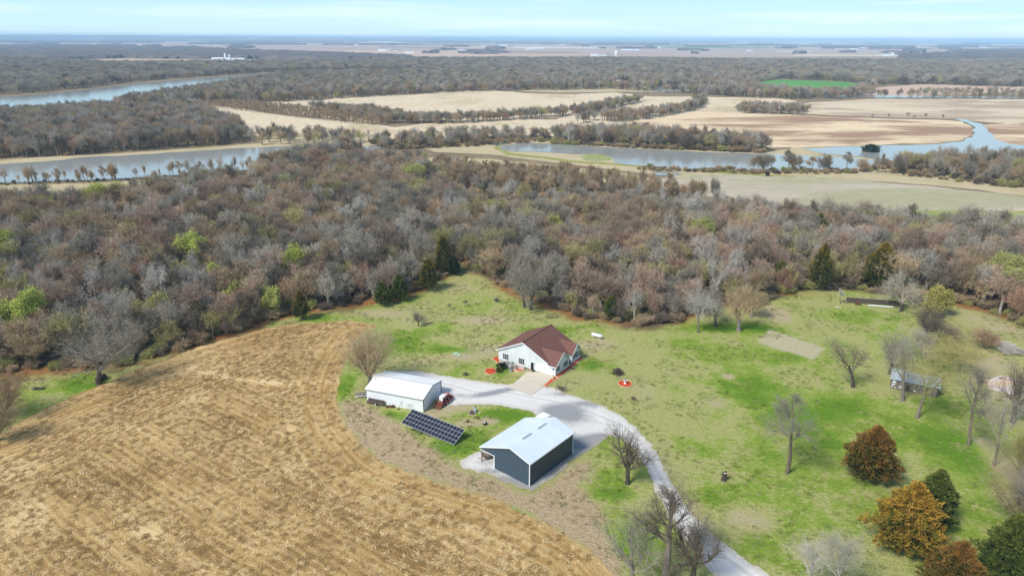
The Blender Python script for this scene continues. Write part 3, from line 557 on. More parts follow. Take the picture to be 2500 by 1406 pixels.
def needles(name,seed,H,Wd,mat,n=900,shape=1.,base=.12,tone=None,twist=0):
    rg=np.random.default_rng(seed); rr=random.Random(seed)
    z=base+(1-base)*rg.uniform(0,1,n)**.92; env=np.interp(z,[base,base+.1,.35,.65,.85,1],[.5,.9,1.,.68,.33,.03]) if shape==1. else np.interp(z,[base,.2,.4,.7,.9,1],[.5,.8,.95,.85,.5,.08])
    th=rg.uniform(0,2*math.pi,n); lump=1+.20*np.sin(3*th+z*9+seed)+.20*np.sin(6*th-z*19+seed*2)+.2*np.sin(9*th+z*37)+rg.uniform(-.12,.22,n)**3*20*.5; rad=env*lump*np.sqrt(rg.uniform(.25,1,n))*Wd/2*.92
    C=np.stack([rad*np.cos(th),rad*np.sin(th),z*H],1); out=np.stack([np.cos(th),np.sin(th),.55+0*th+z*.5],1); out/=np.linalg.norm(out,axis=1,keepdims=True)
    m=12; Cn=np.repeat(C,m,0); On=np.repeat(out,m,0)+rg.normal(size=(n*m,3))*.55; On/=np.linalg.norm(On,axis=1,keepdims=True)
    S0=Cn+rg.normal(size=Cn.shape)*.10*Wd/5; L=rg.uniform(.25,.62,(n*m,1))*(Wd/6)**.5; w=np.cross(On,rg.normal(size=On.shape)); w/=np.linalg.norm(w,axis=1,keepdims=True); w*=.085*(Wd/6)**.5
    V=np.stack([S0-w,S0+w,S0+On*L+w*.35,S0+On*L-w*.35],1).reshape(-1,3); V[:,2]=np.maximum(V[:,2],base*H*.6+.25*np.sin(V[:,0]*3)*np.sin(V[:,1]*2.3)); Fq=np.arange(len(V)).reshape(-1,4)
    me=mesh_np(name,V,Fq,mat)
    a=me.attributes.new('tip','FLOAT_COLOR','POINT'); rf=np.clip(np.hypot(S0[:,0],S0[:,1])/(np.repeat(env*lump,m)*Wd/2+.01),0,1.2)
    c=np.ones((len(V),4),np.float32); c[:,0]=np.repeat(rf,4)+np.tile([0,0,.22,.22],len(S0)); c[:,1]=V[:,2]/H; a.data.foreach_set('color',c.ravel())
    return me
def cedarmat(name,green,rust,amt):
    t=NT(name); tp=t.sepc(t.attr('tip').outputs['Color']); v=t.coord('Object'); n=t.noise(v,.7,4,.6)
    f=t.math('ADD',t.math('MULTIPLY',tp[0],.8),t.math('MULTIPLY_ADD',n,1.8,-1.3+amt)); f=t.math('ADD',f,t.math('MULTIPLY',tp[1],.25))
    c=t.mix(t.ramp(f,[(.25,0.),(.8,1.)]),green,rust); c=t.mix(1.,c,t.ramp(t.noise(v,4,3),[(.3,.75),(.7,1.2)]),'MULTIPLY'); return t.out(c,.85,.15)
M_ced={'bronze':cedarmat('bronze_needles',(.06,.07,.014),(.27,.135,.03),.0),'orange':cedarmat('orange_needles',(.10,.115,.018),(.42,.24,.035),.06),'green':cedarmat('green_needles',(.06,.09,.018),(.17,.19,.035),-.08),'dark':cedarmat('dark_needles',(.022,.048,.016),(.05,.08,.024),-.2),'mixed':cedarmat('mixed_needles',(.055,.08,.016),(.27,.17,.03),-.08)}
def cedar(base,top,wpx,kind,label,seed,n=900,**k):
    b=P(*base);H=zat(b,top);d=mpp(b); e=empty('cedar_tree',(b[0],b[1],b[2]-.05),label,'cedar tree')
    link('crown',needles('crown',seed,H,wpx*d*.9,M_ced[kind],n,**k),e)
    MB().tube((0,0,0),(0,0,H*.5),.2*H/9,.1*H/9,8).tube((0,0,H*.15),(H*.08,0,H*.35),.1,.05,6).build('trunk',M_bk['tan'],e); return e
# ---- single trees on the lawn and along its edges
SPECIAL=[]
def lt(name,base,top,w,label,seed,style,**k):
    e=px_tree(name,base,top,w,label,seed,style,**k); SPECIAL.append(tuple(e.location)[:2]); return e
lt('bare_tree',(904,940),(888,786),125,'tall fan-shaped bare tree standing behind the white metal shed',11,'vase',tw='tan',bk='grey',twn=4.00,rt=0.0088,rs=1.12)
lt('bare_tree',(1532,1180),(1549,1035),125,'spreading bare tree beside the gravel drive on the strip of grass near the dark barn',12,'oak',tw='dark',bk='dark',twn=2.72,rt=0.0088)
lt('bare_tree',(1625,1415),(1628,1182),150,'large dark crooked tree leaning over the lower gravel drive',113,'leader',tw='dark',bk='grey',twn=3.60,rt=0.0088,rs=1.52)
lt('bare_tree',(1690,1425),(1690,1240),160,'forked dark bare tree right beside the large crooked one at the drive',14,'oak',tw='dark',bk='dark',twn=2.72,rt=0.0088,rs=0.91)
lt('bare_tree',(1545,1440),(1530,1232),150,'fine twigged grey tree left of the lower drive at the bottom edge',15,'oak',tw='grey',bk='grey',twn=2.72,rt=0.0088,rs=0.71)
lt('bare_tree',(1921,1155),(1950,955),100,'slender bare tree alone in the lawn left of the bronze cedar',16,'leader',tw='grey',bk='tan',twn=3.20,rt=0.0094,rs=0.91)
lt('bare_tree',(2082,945),(2050,812),105,'dark gnarled bare tree on the bright lawn left of the old tin-roofed shed',17,'snag',tw='dark',bk='dark',twn=3.20,rt=0.0110,rs=0.91)
lt('bare_tree',(2203,978),(2218,795),100,'tall bare tree whose trunk crosses the left half of the old shed',18,'tall',tw='grey',bk='grey',twn=2.88,rt=0.0099,rs=1.12)
lt('bare_tree',(2238,1020),(2310,850),170,'forked leaning tree in front of the old shed with yellowish budding crown',19,'tall',tw='olive',bk='tan',twn=2.56,rt=0.0099,buds='yellow',nb=1,bsz=.09,rs=1.12)
lt('bare_tree',(2172,912),(2188,815),70,'small dark bare tree at the left corner of the old shed',20,'oak',tw='grey',bk='dark',twn=2.72,rt=0.0099)
lt('bare_tree',(2364,1086),(2402,905),60,'thin leaning tree with pale trunk on the right part of the lawn',21,'leader',tw='grey',bk='tan',twn=2.40,rt=0.0099,rs=0.81)
lt('bare_tree',(2425,1136),(2450,955),90,'twin stemmed bare tree below the rubble pad near the right edge',22,'tall',tw='grey',bk='tan',twn=2.40,rt=0.0099,rs=0.91)
lt('bare_tree',(2472,1030),(2490,880),80,'dark many-limbed tree in front of the concrete rubble pad',23,'oak',tw='dark',bk='dark',twn=2.56,rt=0.0099)
lt('bare_tree',(2199,760),(2198,655),90,'dark spreading bare tree by the right end of the old feed bunk',24,'oak',tw='grey',bk='dark',twn=3.20,rt=0.0165)
lt('bare_tree',(2268,840),(2272,738),75,'upright many-branched bare tree behind the old shed',25,'vase',tw='dark',bk='dark',twn=2.72,rt=0.0132)
lt('bare_tree',(2255,870),(2250,800),80,'purple grey bare tree in the thicket behind the old shed',26,'oak',tw='grey',bk='grey',twn=3.20,rt=0.0132)
lt('budding_tree',(2340,905),(2335,832),130,'yellow-green budding tree over the thicket behind the old shed',27,'oak',tw='olive',bk='tan',twn=3.20,rt=0.0132,buds='yellow',nb=2,bsz=.14)
lt('bare_tree',(1281,751),(1274,645),75,'left one of two grey oaks at the wood edge behind the house',28,'oak',tw='grey',bk='dark',twn=3.68,rt=0.0143)
lt('bare_tree',(1296,756),(1306,640),80,'right one of two grey oaks at the wood edge behind the house',29,'oak',tw='grey',bk='dark',twn=3.68,rt=0.0143)
lt('bare_tree',(1704,812),(1706,690),70,'thin pale tree standing farthest out of the row on the lawn edge',30,'tall',tw='pale',bk='grey',twn=2.72,rt=0.0132)
lt('bare_tree',(1747,797),(1742,700),60,'short dark trunk tree just right of the thin pale one',31,'oak',tw='grey',bk='dark',twn=3.04,rt=0.0143)
lt('bare_tree',(1803,808),(1804,690),85,'thick trunked bare tree with stripped bark at its foot by the tan patch',32,'oak',tw='tan',bk='grey',twn=3.20,rt=0.0143,rs=1.22)
lt('bare_tree',(1834,775),(1836,690),60,'stout grey tree behind the thick trunked one at the wood edge',33,'oak',tw='tan',bk='grey',twn=3.04,rt=0.0154,rs=1.12)
lt('bare_tree',(241,938),(255,795),210,'wide grey oak with black bundles at its foot beside the stubble field',34,'oak',tw='grey',bk='dark',twn=3.84,rt=0.0132,rs=1.12)
lt('fruit_tree',(1021,796),(1018,756),42,'small low fruit tree on the grass above the round green lids',35,'oak',tw='grey',bk='dark',twn=2.40,rt=0.0110)
lt('sapling',(1097,757),(1098,740),14,'tiny bare sapling nearest the round fruit tree',36,'leader',tw='grey',bk='dark',twn=1.20,rt=0.0110,maxlv=3)
lt('sapling',(1134,748),(1136,731),12,'tiny bare sapling in the middle of the upper meadow',37,'leader',tw='dark',bk='dark',twn=1.20,rt=0.0110,maxlv=3)
lt('sapling',(1212,737),(1212,724),12,'tiny dark sapling closest to the two grey oaks',38,'shrub',tw='dark',bk='dark',twn=1.20,rt=0.0110,maxlv=3)
lt('shrub',(2408,852),(2412,800),70,'reddish bare shrub with upright stems beside the pale brush pile',39,'shrub',tw='red',bk='tan',twn=1.92,rt=0.0121)
lt('shrub',(2318,838),(2320,785),75,'reddish rounded shrub in the thicket behind the old shed',40,'shrub',tw='purple',bk='dark',twn=2.40,rt=0.0121)
lt('bare_tree',(2052,742),(2054,705),16,'slim sapling at the left end of the old feed bunk',41,'leader',tw='pale',bk='grey',twn=1.60,rt=0.0121,maxlv=3)
lt('bare_tree',(1975,1440),(1985,1305),90,'pale grey bare tree left of the other pale one at the bottom edge',42,'tall',tw='pale',bk='pale',twn=2.72,rt=0.0077,rs=0.81)
lt('bare_tree',(2045,1460),(2060,1285),140,'large pale grey bare tree at the bottom edge left of the cedars',43,'tall',tw='pale',bk='grey',twn=3.20,rt=0.0077,rs=0.81)
lt('shrub',(2500,1290),(2480,1130),130,'tangled tan brush along the right edge of the lawn',44,'shrub',tw='tan',bk='tan',twn=2.08,rt=0.0094)
lt('shrub',(2515,1190),(2500,1040),100,'yellow budding brush above the tangled tan brush at right edge',45,'shrub',tw='olive',bk='tan',twn=1.92,rt=0.0094,buds='yellow',nb=1,bsz=.1)
lt('bare_tree',(2535,1310),(2520,1150),110,'grey bare tree leaning in over the right edge',46,'oak',tw='grey',bk='tan',twn=2.72,rt=0.0094)
lt('bare_tree',(1700,1330),(1725,1270),60,'small bushy bare tree right behind the forked dark one at the drive',47,'shrub',tw='grey',bk='dark',twn=1.60,rt=0.0077)
lt('shrub',(1137,916),(1137,907),13,'small dark shrub on the verge above the gravel yard',48,'shrub',tw='dark',bk='dark',twn=0.80,rt=0.0110,maxlv=3)
lt('shrub',(1546,975),(1547,967),13,'tiny reddish shrub on the lawn below the round red flower bed',49,'shrub',tw='red',bk='dark',twn=0.80,rt=0.0110,maxlv=3)
lt('shrub',(12,1015),(10,905),110,'reddish brown brush cut by the left edge beside the brush heap',61,'shrub',tw='red',bk='tan',twn=2.6,rt=.014)
lt('shrub',(-10,1075),(0,985),80,'low tan brush at the left edge by the field corner',62,'shrub',tw='tan',bk='tan',twn=2.4,rt=.014)
lt('white_tree',(1248,478),(1254,436),44,'pale white-barked tree standing clear at the back of the wood',50,'oak',tw='pale',bk='pale',twn=2.72,rt=0.0275)
lt('dead_tree',(112,705),(128,633),60,'bleached white dead tree in the left wood',51,'snag',tw='pale',bk='pale',twn=0.64,rt=0.0330,maxlv=3)
lt('dead_tree',(20,720),(12,645),50,'bleached white dead snag at the left edge of the picture',52,'snag',tw='pale',bk='pale',twn=0.64,rt=0.0330,maxlv=3)
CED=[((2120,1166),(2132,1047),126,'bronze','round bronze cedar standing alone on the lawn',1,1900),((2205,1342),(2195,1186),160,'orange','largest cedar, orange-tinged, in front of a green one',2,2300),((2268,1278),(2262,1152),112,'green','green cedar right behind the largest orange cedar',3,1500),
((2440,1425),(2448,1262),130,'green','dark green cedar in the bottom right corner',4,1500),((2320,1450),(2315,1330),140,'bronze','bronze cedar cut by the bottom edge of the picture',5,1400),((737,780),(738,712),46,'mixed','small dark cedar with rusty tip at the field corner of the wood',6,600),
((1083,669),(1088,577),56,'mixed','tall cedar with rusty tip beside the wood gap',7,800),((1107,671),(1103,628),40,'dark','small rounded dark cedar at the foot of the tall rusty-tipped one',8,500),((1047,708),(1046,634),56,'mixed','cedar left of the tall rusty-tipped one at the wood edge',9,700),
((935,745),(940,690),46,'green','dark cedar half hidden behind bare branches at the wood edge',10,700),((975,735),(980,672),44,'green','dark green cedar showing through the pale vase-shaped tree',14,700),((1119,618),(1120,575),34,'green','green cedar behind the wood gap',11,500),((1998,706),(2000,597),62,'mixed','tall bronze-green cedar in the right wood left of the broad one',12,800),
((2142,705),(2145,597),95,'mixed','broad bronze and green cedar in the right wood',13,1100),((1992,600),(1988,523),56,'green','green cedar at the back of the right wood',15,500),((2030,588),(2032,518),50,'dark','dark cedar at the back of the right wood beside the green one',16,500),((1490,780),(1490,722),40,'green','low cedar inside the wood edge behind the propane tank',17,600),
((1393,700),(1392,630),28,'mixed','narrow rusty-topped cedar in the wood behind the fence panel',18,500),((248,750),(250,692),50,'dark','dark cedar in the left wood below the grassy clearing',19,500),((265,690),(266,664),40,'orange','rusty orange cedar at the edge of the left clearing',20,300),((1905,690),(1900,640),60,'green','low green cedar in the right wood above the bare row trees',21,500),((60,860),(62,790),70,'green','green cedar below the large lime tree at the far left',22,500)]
for b_,t_,w_,k_,l_,s_,n_ in CED:
    e=cedar(b_,t_,w_,k_,l_,s_,n_); SPECIAL.append(tuple(e.location)[:2])
BUD=[((70,835),(66,710),105,'lime','large lime-green budding tree at the left edge of the wood'),((468,660),(470,568),62,'lime','round lime tree high in the left wood'),((456,740),(455,665),46,'lime','bright round lime tree in the left wood beneath the round high one'),((540,720),(536,645),52,'lime','lime tree between two pale tall trunks in the left wood'),
((715,690),(713,602),70,'lime','tall lime tree near the middle of the left wood'),((392,790),(390,716),64,'olive','pale lime tree near the field edge of the wood'),((575,760),(573,690),56,'olive','small pale lime tree above the field corner'),((250,520),(250,446),78,'lime','lime tree beside the tan strip by the oxbow lake'),
((20,640),(18,560),60,'lime','lime tree at the far left above the dead snag'),((1352,590),(1350,527),52,'olive','olive budding tree behind the two grey oaks'),((2485,750),(2482,625),90,'olive','big olive budding tree at the right edge of the wood'),((1652,680),(1650,595),56,'yellow','yellow budding tree in the middle of the right wood'),
((1725,610),(1722,535),54,'olive','round olive tree at the back of the right wood'),((520,600),(518,547),56,'lime','small lime tree at the back of the left wood'),((2285,770),(2288,700),66,'yellow','yellowish budding tree at the wood edge right of the feed bunk'),((1465,660),(1466,590),50,'olive','pale lime topped tree in the wood behind the house'),((662,770),(660,705),40,'olive','slim pale lime tree close to the small dark cedar'),((105,540),(100,480),60,'olive','olive tree near the tan strip at the far left'),((665,480),(672,425),70,'olive','olive yellow tree at the back of the wood by the lake'),((1010,470),(1020,400),50,'olive','olive tree at the head of the swamp')]
for i,(b_,t_,w_,k_,l_) in enumerate(BUD): lt('budding_tree',b_,t_,w_,l_,200+i,'oak',tw='olive',bk='tan',twn=3.6,rt=.03,buds=k_,nb=5,bsz=.23)
_rf=random.Random(31); _fm=[M_plow,M_plow2,M_tan,fieldmat('pale_far_field',(.66,.52,.42),(.74,.60,.48),None,sx=2,sc_=.003),fieldmat('brown_far_field',(.26,.19,.15),(.33,.24,.19),None,sx=2,sc_=.003),fieldmat('green_far_field',(.16,.24,.10),(.2,.27,.12),None,sc_=.003)]
for i in range(60):
    y_=_rf.choice([_rf.uniform(97,104),_rf.uniform(103,116),_rf.uniform(110,134)]); x_=_rf.uniform(-100,2500); w_=_rf.uniform(80,420); h_=(y_-92)*_rf.uniform(.05,.16)
    if y_>113 and x_<900: continue
    y_+=(x_-1250)*.0044+.6
    flat('far_field',[(x_,y_),(x_+w_,y_+w_*.0044),(x_+w_*.93,y_+h_+w_*.0044),(x_-w_*.05,y_+h_)],Z0+.2+.02*i,_rf.choices(_fm,[2,2,2,4,2.5,.6])[0])
_rr=random.Random(14); _gr=[]
for i in range(46):
    gx=_rr.uniform(-20,2520); gy=_rr.choice([_rr.uniform(98,104),_rr.uniform(102,112),_rr.uniform(110,128) if gx>900 else _rr.uniform(98,106)]); w_=_rr.uniform(50,190)*(1 if gy<112 else .5); h_=_rr.uniform(.12,.4)*(gy-92)/14
    gy+=(gx-1250)*.0044+.6
    _gr.append([(gx-w_,gy),(gx-w_*.5,gy-h_*.8),(gx+w_*.6,gy-h_),(gx+w_,gy-h_*.2),(gx+w_*.8,gy+h_*.4),(gx-w_*.7,gy+h_*.5)])
for i in range(85):
    gx=_rr.uniform(-20,2520); gy=_rr.choice([_rr.uniform(99,106),_rr.uniform(102,112),_rr.uniform(106,118),_rr.uniform(112,130) if 900<gx<2350 else _rr.uniform(100,108)]); w_=_rr.uniform(10,60)*(1 if gy<112 else .5); h_=_rr.uniform(.35,1.3)*(gy-92)/14
    gy+=(gx-1250)*.0044+.6
    _gr.append([(gx-w_,gy),(gx-w_*.5,gy-h_*.8),(gx+w_*.6,gy-h_),(gx+w_,gy-h_*.2),(gx+w_*.8,gy+h_*.4),(gx-w_*.7,gy+h_*.5)])
canopy(_gr,22,15,'distant_groves')
# ---- wood: prototypes, 260 nearest trees as things, the rest as stuff
PROTO={}
def protoset(key,tw,bk,H,Wd,styles,twn,rt,n=3,**k):
    PROTO[key]=[tree_meshes(hash_(key)+i,styles[i%len(styles)],H,Wd,tw=tw,bk=bk,twn=twn,rt=rt,**k) for i in range(n)]
def hash_(s): return sum(ord(c)*(i+3) for i,c in enumerate(s))
protoset('grey','grey','grey',13,9.5,['oak','tall','oak'],3.8,.026,rs=1.15)
protoset('purple','purple','pale',13,8.5,['tall','vase','tall'],3.4,.026,rs=1.5)
protoset('tan','tan','tan',12,9,['oak','oak','tall'],3.8,.026,rs=1.15)
protoset('pale','pale','pale',14,7.5,['tall','snag'],2.6,.026,2,rs=1.5)
protoset('olive','olive','grey',12,9,['oak','tall'],3.8,.030,2)
protoset('dark','dark','dark',13,9,['oak','tall'],4,.030,2)
protoset('red','red','tan',11,8.5,['oak','vase'],4.0,.030,2)
protoset('thin','tan','grey',12,5.6,['tall','snag','vase','leader','tall'],2.0,.020,5,rs=1.3)
protoset('scrub','tan','tan',3.2,4.2,['shrub','shrub'],2.2,.026,2)
KLAB={'grey':'bare grey tree','purple':'bare purple-brown tree','tan':'bare tan-brown tree','pale':'bare pale tree','olive':'bare olive-tinged tree','dark':'bare dark tree','red':'bare reddish tree'}
def scatter_pts(poly,sp,seed,holes=(),thr=0.,margin=0,maxn=10**9):
    xs=[p[0] for p in poly];ys=[p[1] for p in poly]; X,Y=np.meshgrid(np.arange(min(xs),max(xs),sp),np.arange(min(ys),max(ys),sp)); rg=np.random.default_rng(seed)
    X=X+rg.uniform(-.46,.46,X.shape)*sp; Y=Y+rg.uniform(-.46,.46,Y.shape)*sp; X=X.ravel();Y=Y.ravel()
    m=inside(X,Y,poly); X=X[m];Y=Y[m]
    # keep what the frame can nearly see
    dd=np.stack([X,Y,-CAMH+0*X],1); z=dd@_F; px=1250+FPX*(dd@_R)/z; m=(px>-220)&(px<2720); X=X[m];Y=Y[m]
    for h in holes: m=~inside(X,Y,h); X=X[m];Y=Y[m]
    if thr: m=fbm(X/40,Y/40,seed)>thr; X=X[m];Y=Y[m]
    return X,Y
def gn_scatter(name,protos,pts,rz,scl,idx,tilt=None):
    """one object that instances the prototypes on its own points"""
    pc=bpy.data.collections.new(name+'_source')
    for i,me in enumerate(protos): o=bpy.data.objects.new('%02d_'%i+name,me); pc.objects.link(o)
    me=bpy.data.meshes.new(name); n=len(pts); me.vertices.add(n); me.vertices.foreach_set('co',np.asarray(pts,np.float32).ravel())
    a=me.attributes.new('rot','FLOAT_VECTOR','POINT'); r=np.zeros((n,3),np.float32); r[:,2]=rz
    r[:,:2]=np.random.default_rng(n).normal(0,.0 if ('straw' in name or 'tuft' in name) else .07,(n,2))
    a.data.foreach_set('vector',r.ravel())
    a=me.attributes.new('scl','FLOAT_VECTOR','POINT'); a.data.foreach_set('vector',np.asarray(scl,np.float32).ravel())
    a=me.attributes.new('idx','INT','POINT'); a.data.foreach_set('value',np.asarray(idx,np.int32))
    o=link(name,me); g=bpy.data.node_groups.new(name,'GeometryNodeTree'); g.interface.new_socket('Geometry',in_out='INPUT',socket_type='NodeSocketGeometry'); g.interface.new_socket('Geometry',in_out='OUTPUT',socket_type='NodeSocketGeometry')
    N=g.nodes.new; gi=N('NodeGroupInput');go=N('NodeGroupOutput'); ip=N('GeometryNodeInstanceOnPoints'); ci=N('GeometryNodeCollectionInfo'); ci.inputs['Collection'].default_value=pc; ci.inputs['Separate Children'].default_value=True; ci.inputs['Reset Children'].default_value=True
    def na(nm,ty): x=N('GeometryNodeInputNamedAttribute'); x.data_type=ty; x.inputs['Name'].default_value=nm; return [s_ for s_ in x.outputs if s_.enabled and s_.name=='Attribute'][0]
    L=g.links.new; L(gi.outputs[0],ip.inputs['Points']); L(ci.outputs[0],ip.inputs['Instance']); ip.inputs['Pick Instance'].default_value=True
    L(na('idx','INT'),ip.inputs['Instance Index']); e2=N('FunctionNodeEulerToRotation'); L(na('rot','FLOAT_VECTOR'),e2.inputs[0]); L(e2.outputs[0],ip.inputs['Rotation']); L(na('scl','FLOAT_VECTOR'),ip.inputs['Scale']); L(ip.outputs[0],go.inputs[0])
    md=o.modifiers.new('scatter','NODES'); md.node_group=g; return tag(o,kind='stuff')
def joined(tm,cm,name='tree'):
    def arr(me):
        v=np.zeros(len(me.vertices)*3,np.float32); me.vertices.foreach_get('co',v); f=np.zeros(len(me.loops),np.int32); me.loops.foreach_get('vertex_index',f); return v.reshape(-1,3),f.reshape(-1,4)
    v1,f1=arr(tm);v2,f2=arr(cm); me=mesh_np(name,np.concatenate([v1,v2]),np.concatenate([f1,f2+len(v1)]),tm.materials[0]); 
    for m in cm.materials: me.materials.append(m)
    mi=np.zeros(len(f1)+len(f2),np.int32); b=np.zeros(len(f2),np.int32); cm.polygons.foreach_get('material_index',b); mi[len(f1):]=1+b; me.polygons.foreach_set('material_index',mi); return me
KEYS=['grey','purple','tan','pale','olive','dark','red']
FLAT=[];KI={}
for k in KEYS+['thin']:
    KI[k]=(len(FLAT),len(PROTO[k])); FLAT+=[joined(*p) for p in PROTO[k]]
def choose(X,Y,rg,w):
    n=len(X); f1=fbm(X/28,Y/28,21);f2=fbm(X/22,Y/22,22); out=[]
    for i in range(n):
        ww=np.array([w.get(k,0) for k in KEYS]); a=np.array([1.2*(f1[i]>.5)+.4,1.6*(f1[i]<.5)+.3,1.6*(f2[i]>.52)+.3,1,.4+1.4*(f2[i]<.4),.5+(f2[i]<.47),1.2*(f2[i]>.5)+.2])
        ww=ww*a; out.append(KEYS[rg.choice(len(KEYS),p=ww/ww.sum())])
    return out
MAINW={'grey':3.,'purple':1.7,'tan':2.8,'pale':1.,'olive':1.5,'dark':1.3,'red':.8}
X,Y=scatter_pts(WOODS,5.6,4,holes=[CLEAR]); ok=np.ones(len(X),bool)
for s_ in SPECIAL: ok&=np.hypot(X-s_[0],Y-s_[1])>3.6
wd=sd(X,Y,WOODS); ok&=(wd>1.2); X=X[ok];Y=Y[ok]; wd=wd[ok]
rg=np.random.default_rng(77); order=np.argsort(np.hypot(X,Y)); X=X[order];Y=Y[order];wd=wd[order]; ks=choose(X,Y,rg,MAINW)
NI=250
LMK=[(737,780,'the small dark cedar with rusty tip'),(1083,669,'the tall cedar beside the wood gap'),(1047,708,'the cedar nearest the wood gap on its left'),(935,745,'the half hidden dark cedar'),(1998,706,'the tall bronze-green cedar'),(2142,705,'the broad bronze cedar'),(1490,782,'the low cedar behind the propane tank'),(1393,720,'the narrow rusty-topped cedar'),(70,835,'the large lime tree at far left'),
(456,740,'the bright round lime tree'),(540,720,'the lime tree between pale trunks'),(715,690,'the tall lime tree in mid wood'),(392,790,'the pale lime tree by the field'),(575,760,'the small lime tree above the field corner'),(1290,753,'the two grey oaks behind the house'),(1652,680,'the yellow budding tree'),(2285,770,'the yellowish tree near the feed bunk'),(1465,660,'the pale lime-topped tree behind the house'),
(248,750,'the dark cedar in the left wood'),(112,705,'the bleached dead tree'),(241,938,'the wide grey oak with black bundles'),(1600,800,'the wood corner pointing at the lawn'),(1750,748,'the row of lawn trees'),(1880,730,'the tan patch on the lawn'),(2250,738,'the right end of the feed bunk'),(2420,770,'the dark log pile'),(640,795,'the upper field corner'),(330,890,'the field edge right of the grey oak'),(100,905,'the brush heap'),(850,748,'the meadow tip'),(1180,680,'the mouth of the wood gap'),(1905,690,'the low green cedar'),(1440,783,'the orange leaf strip'),(2485,750,'the big olive tree at right')]
LMW=[(*P(a,b_)[:2],c_) for a,b_,c_ in LMK]; LREC={}
ORD=['nearest','second','third','fourth','fifth','sixth','seventh','eighth','ninth','tenth','eleventh','twelfth','thirteenth','fourteenth','fifteenth']
for i in range(min(NI,len(X))):
    k=ks[i]; tm,cm=PROTO[k][rg.integers(len(PROTO[k]))]; s_=rg.uniform(.62,1.22)*(.85 if wd[i]<5 else 1)
    dl=[(math.hypot(X[i]-a,Y[i]-b_),j) for j,(a,b_,c_) in enumerate(LMW)]; dd,j=min(dl); a,b_,c_=LMW[j]; dx_,dy_=X[i]-a,Y[i]-b_
    rel=('right of' if dx_>0 else 'left of') if abs(dx_)>abs(dy_) else ('behind' if dy_>0 else 'in front of')
    e=one_tree('bare_tree',(X[i],Y[i],float(hz(X[i],Y[i]))-.1),tm,cm,'x','tree','bare trees of the wood around the farm',rz=rg.uniform(0,6.28),sc_=s_)
    LREC.setdefault((KLAB[k],rel,c_),[]).append((dd,e))
for (kl,rel,c_),lst in LREC.items():
    lst.sort(key=lambda q:q[0])
    for n_,(dd,e) in enumerate(lst): e['label']=(ORD[n_]+' ' if len(lst)>1 else '')+kl+' '+rel+' '+c_
def mass(name,X,Y,w,smin,smax,seed,zbase=None,sxy=1.,keys=None):
    rg=np.random.default_rng(seed); n=len(X); k=keys or choose(X,Y,rg,w); idx=[KI[q][0]+rg.integers(KI[q][1]) for q in k]; s_=rg.uniform(smin,smax,n); scl=np.stack([s_*sxy*rg.uniform(.85,1.2,n),s_*sxy*rg.uniform(.85,1.2,n),s_],1)
    z=hz(X,Y)-.1 if zbase is None else np.full(n,zbase)
    return gn_scatter(name,FLAT,np.stack([X,Y,z],1),rg.uniform(0,6.28,n),scl,idx)
if len(X)>NI: mass('bare_wood',X[NI:],Y[NI:],MAINW,.65,1.22,5,keys=ks[NI:])
# undergrowth
Xs,Ys=scatter_pts(WOODS,3.4,9,holes=[CLEAR]); w_=sd(Xs,Ys,WOODS); r2=np.random.default_rng(3); kp=(r2.uniform(0,1,len(Xs))<np.where(w_<7,.85,.5)); Xs=Xs[kp];Ys=Ys[kp]; n=len(Xs)
SCR=[joined(*p,name='scrub') for p in PROTO['scrub']]
_c=joined(*tree_meshes(901,'shrub',3,4,tw='dark',bk='dark',twn=2.4,rt=.026)); _d=joined(*tree_meshes(902,'shrub',3,4,tw='olive',bk='tan',twn=2.4,rt=.026,buds='olive',nb=1,bsz=.1)); SCR+=[_c,_d]
s_=r2.uniform(.5,1.15,n); gn_scatter('undergrowth',SCR,np.stack([Xs,Ys,hz(Xs,Ys)-.1],1),r2.uniform(0,6.28,n),np.stack([s_*1.2,s_*1.2,s_],1),r2.choice(4,n,p=[.35,.2,.3,.15]))
# ---- mid-distance woods (all of them further than the 300 nearest trees)
ZF=-2.0
MIDW={'grey':3.4,'purple':1.4,'tan':2.4,'pale':1.1,'olive':1.2,'dark':1.2,'red':.3}
def mid(pl,sp,seed,smin=.75,smax=1.15,holes=(),thr=0.,keys=None,w=MIDW,name='lowland_wood'):
    X,Y=scatter_pts([G(*p,ZF) for p in pl],sp,seed,[[G(*p,ZF) for p in h] for h in holes],thr)
    if len(X): mass(name,X,Y,w,smin,smax,seed,ZF-.1,keys=[keys]*len(X) if keys else None)
    return len(X)
mid([(1060,440),(1080,418),(1200,428),(1350,436),(1500,450),(1640,478),(1660,488),(1600,492),(1450,478),(1300,470),(1130,465)],6.,31,.7,1.05,keys='thin',name='swamp_trees')
mid([(1070,425),(1300,435),(1500,452),(1640,480),(1600,500),(1300,500),(1130,490)],13,311,.6,.85,name='swamp_trees')
mid([(760,398),(900,392),(1000,398),(1100,412),(1130,425),(1060,440),(1000,415),(900,406)],8,32,.6,.9)
mid([(900,352),(1000,342),(1100,334),(1345,332),(1350,345),(1230,346),(1150,358),(950,366)],8.5,33,.6,.95,name='slough_trees')
mid([(1345,335),(1500,332),(1640,338),(1870,362),(1872,372),(1700,367),(1500,357),(1360,349)],6.,34,.75,1.15,name='pond_side_trees')
mid([(-300,290),(0,284),(150,279),(240,270),(340,276),(480,268),(560,302),(600,318),(560,330),(600,342),(580,350),(400,364),(200,376),(0,387),(-300,396)],7,35,.8,1.2)
mid([(560,335),(640,330),(760,330),(920,345),(820,362),(640,356)],11,36,.7,1.,name='slough_trees')
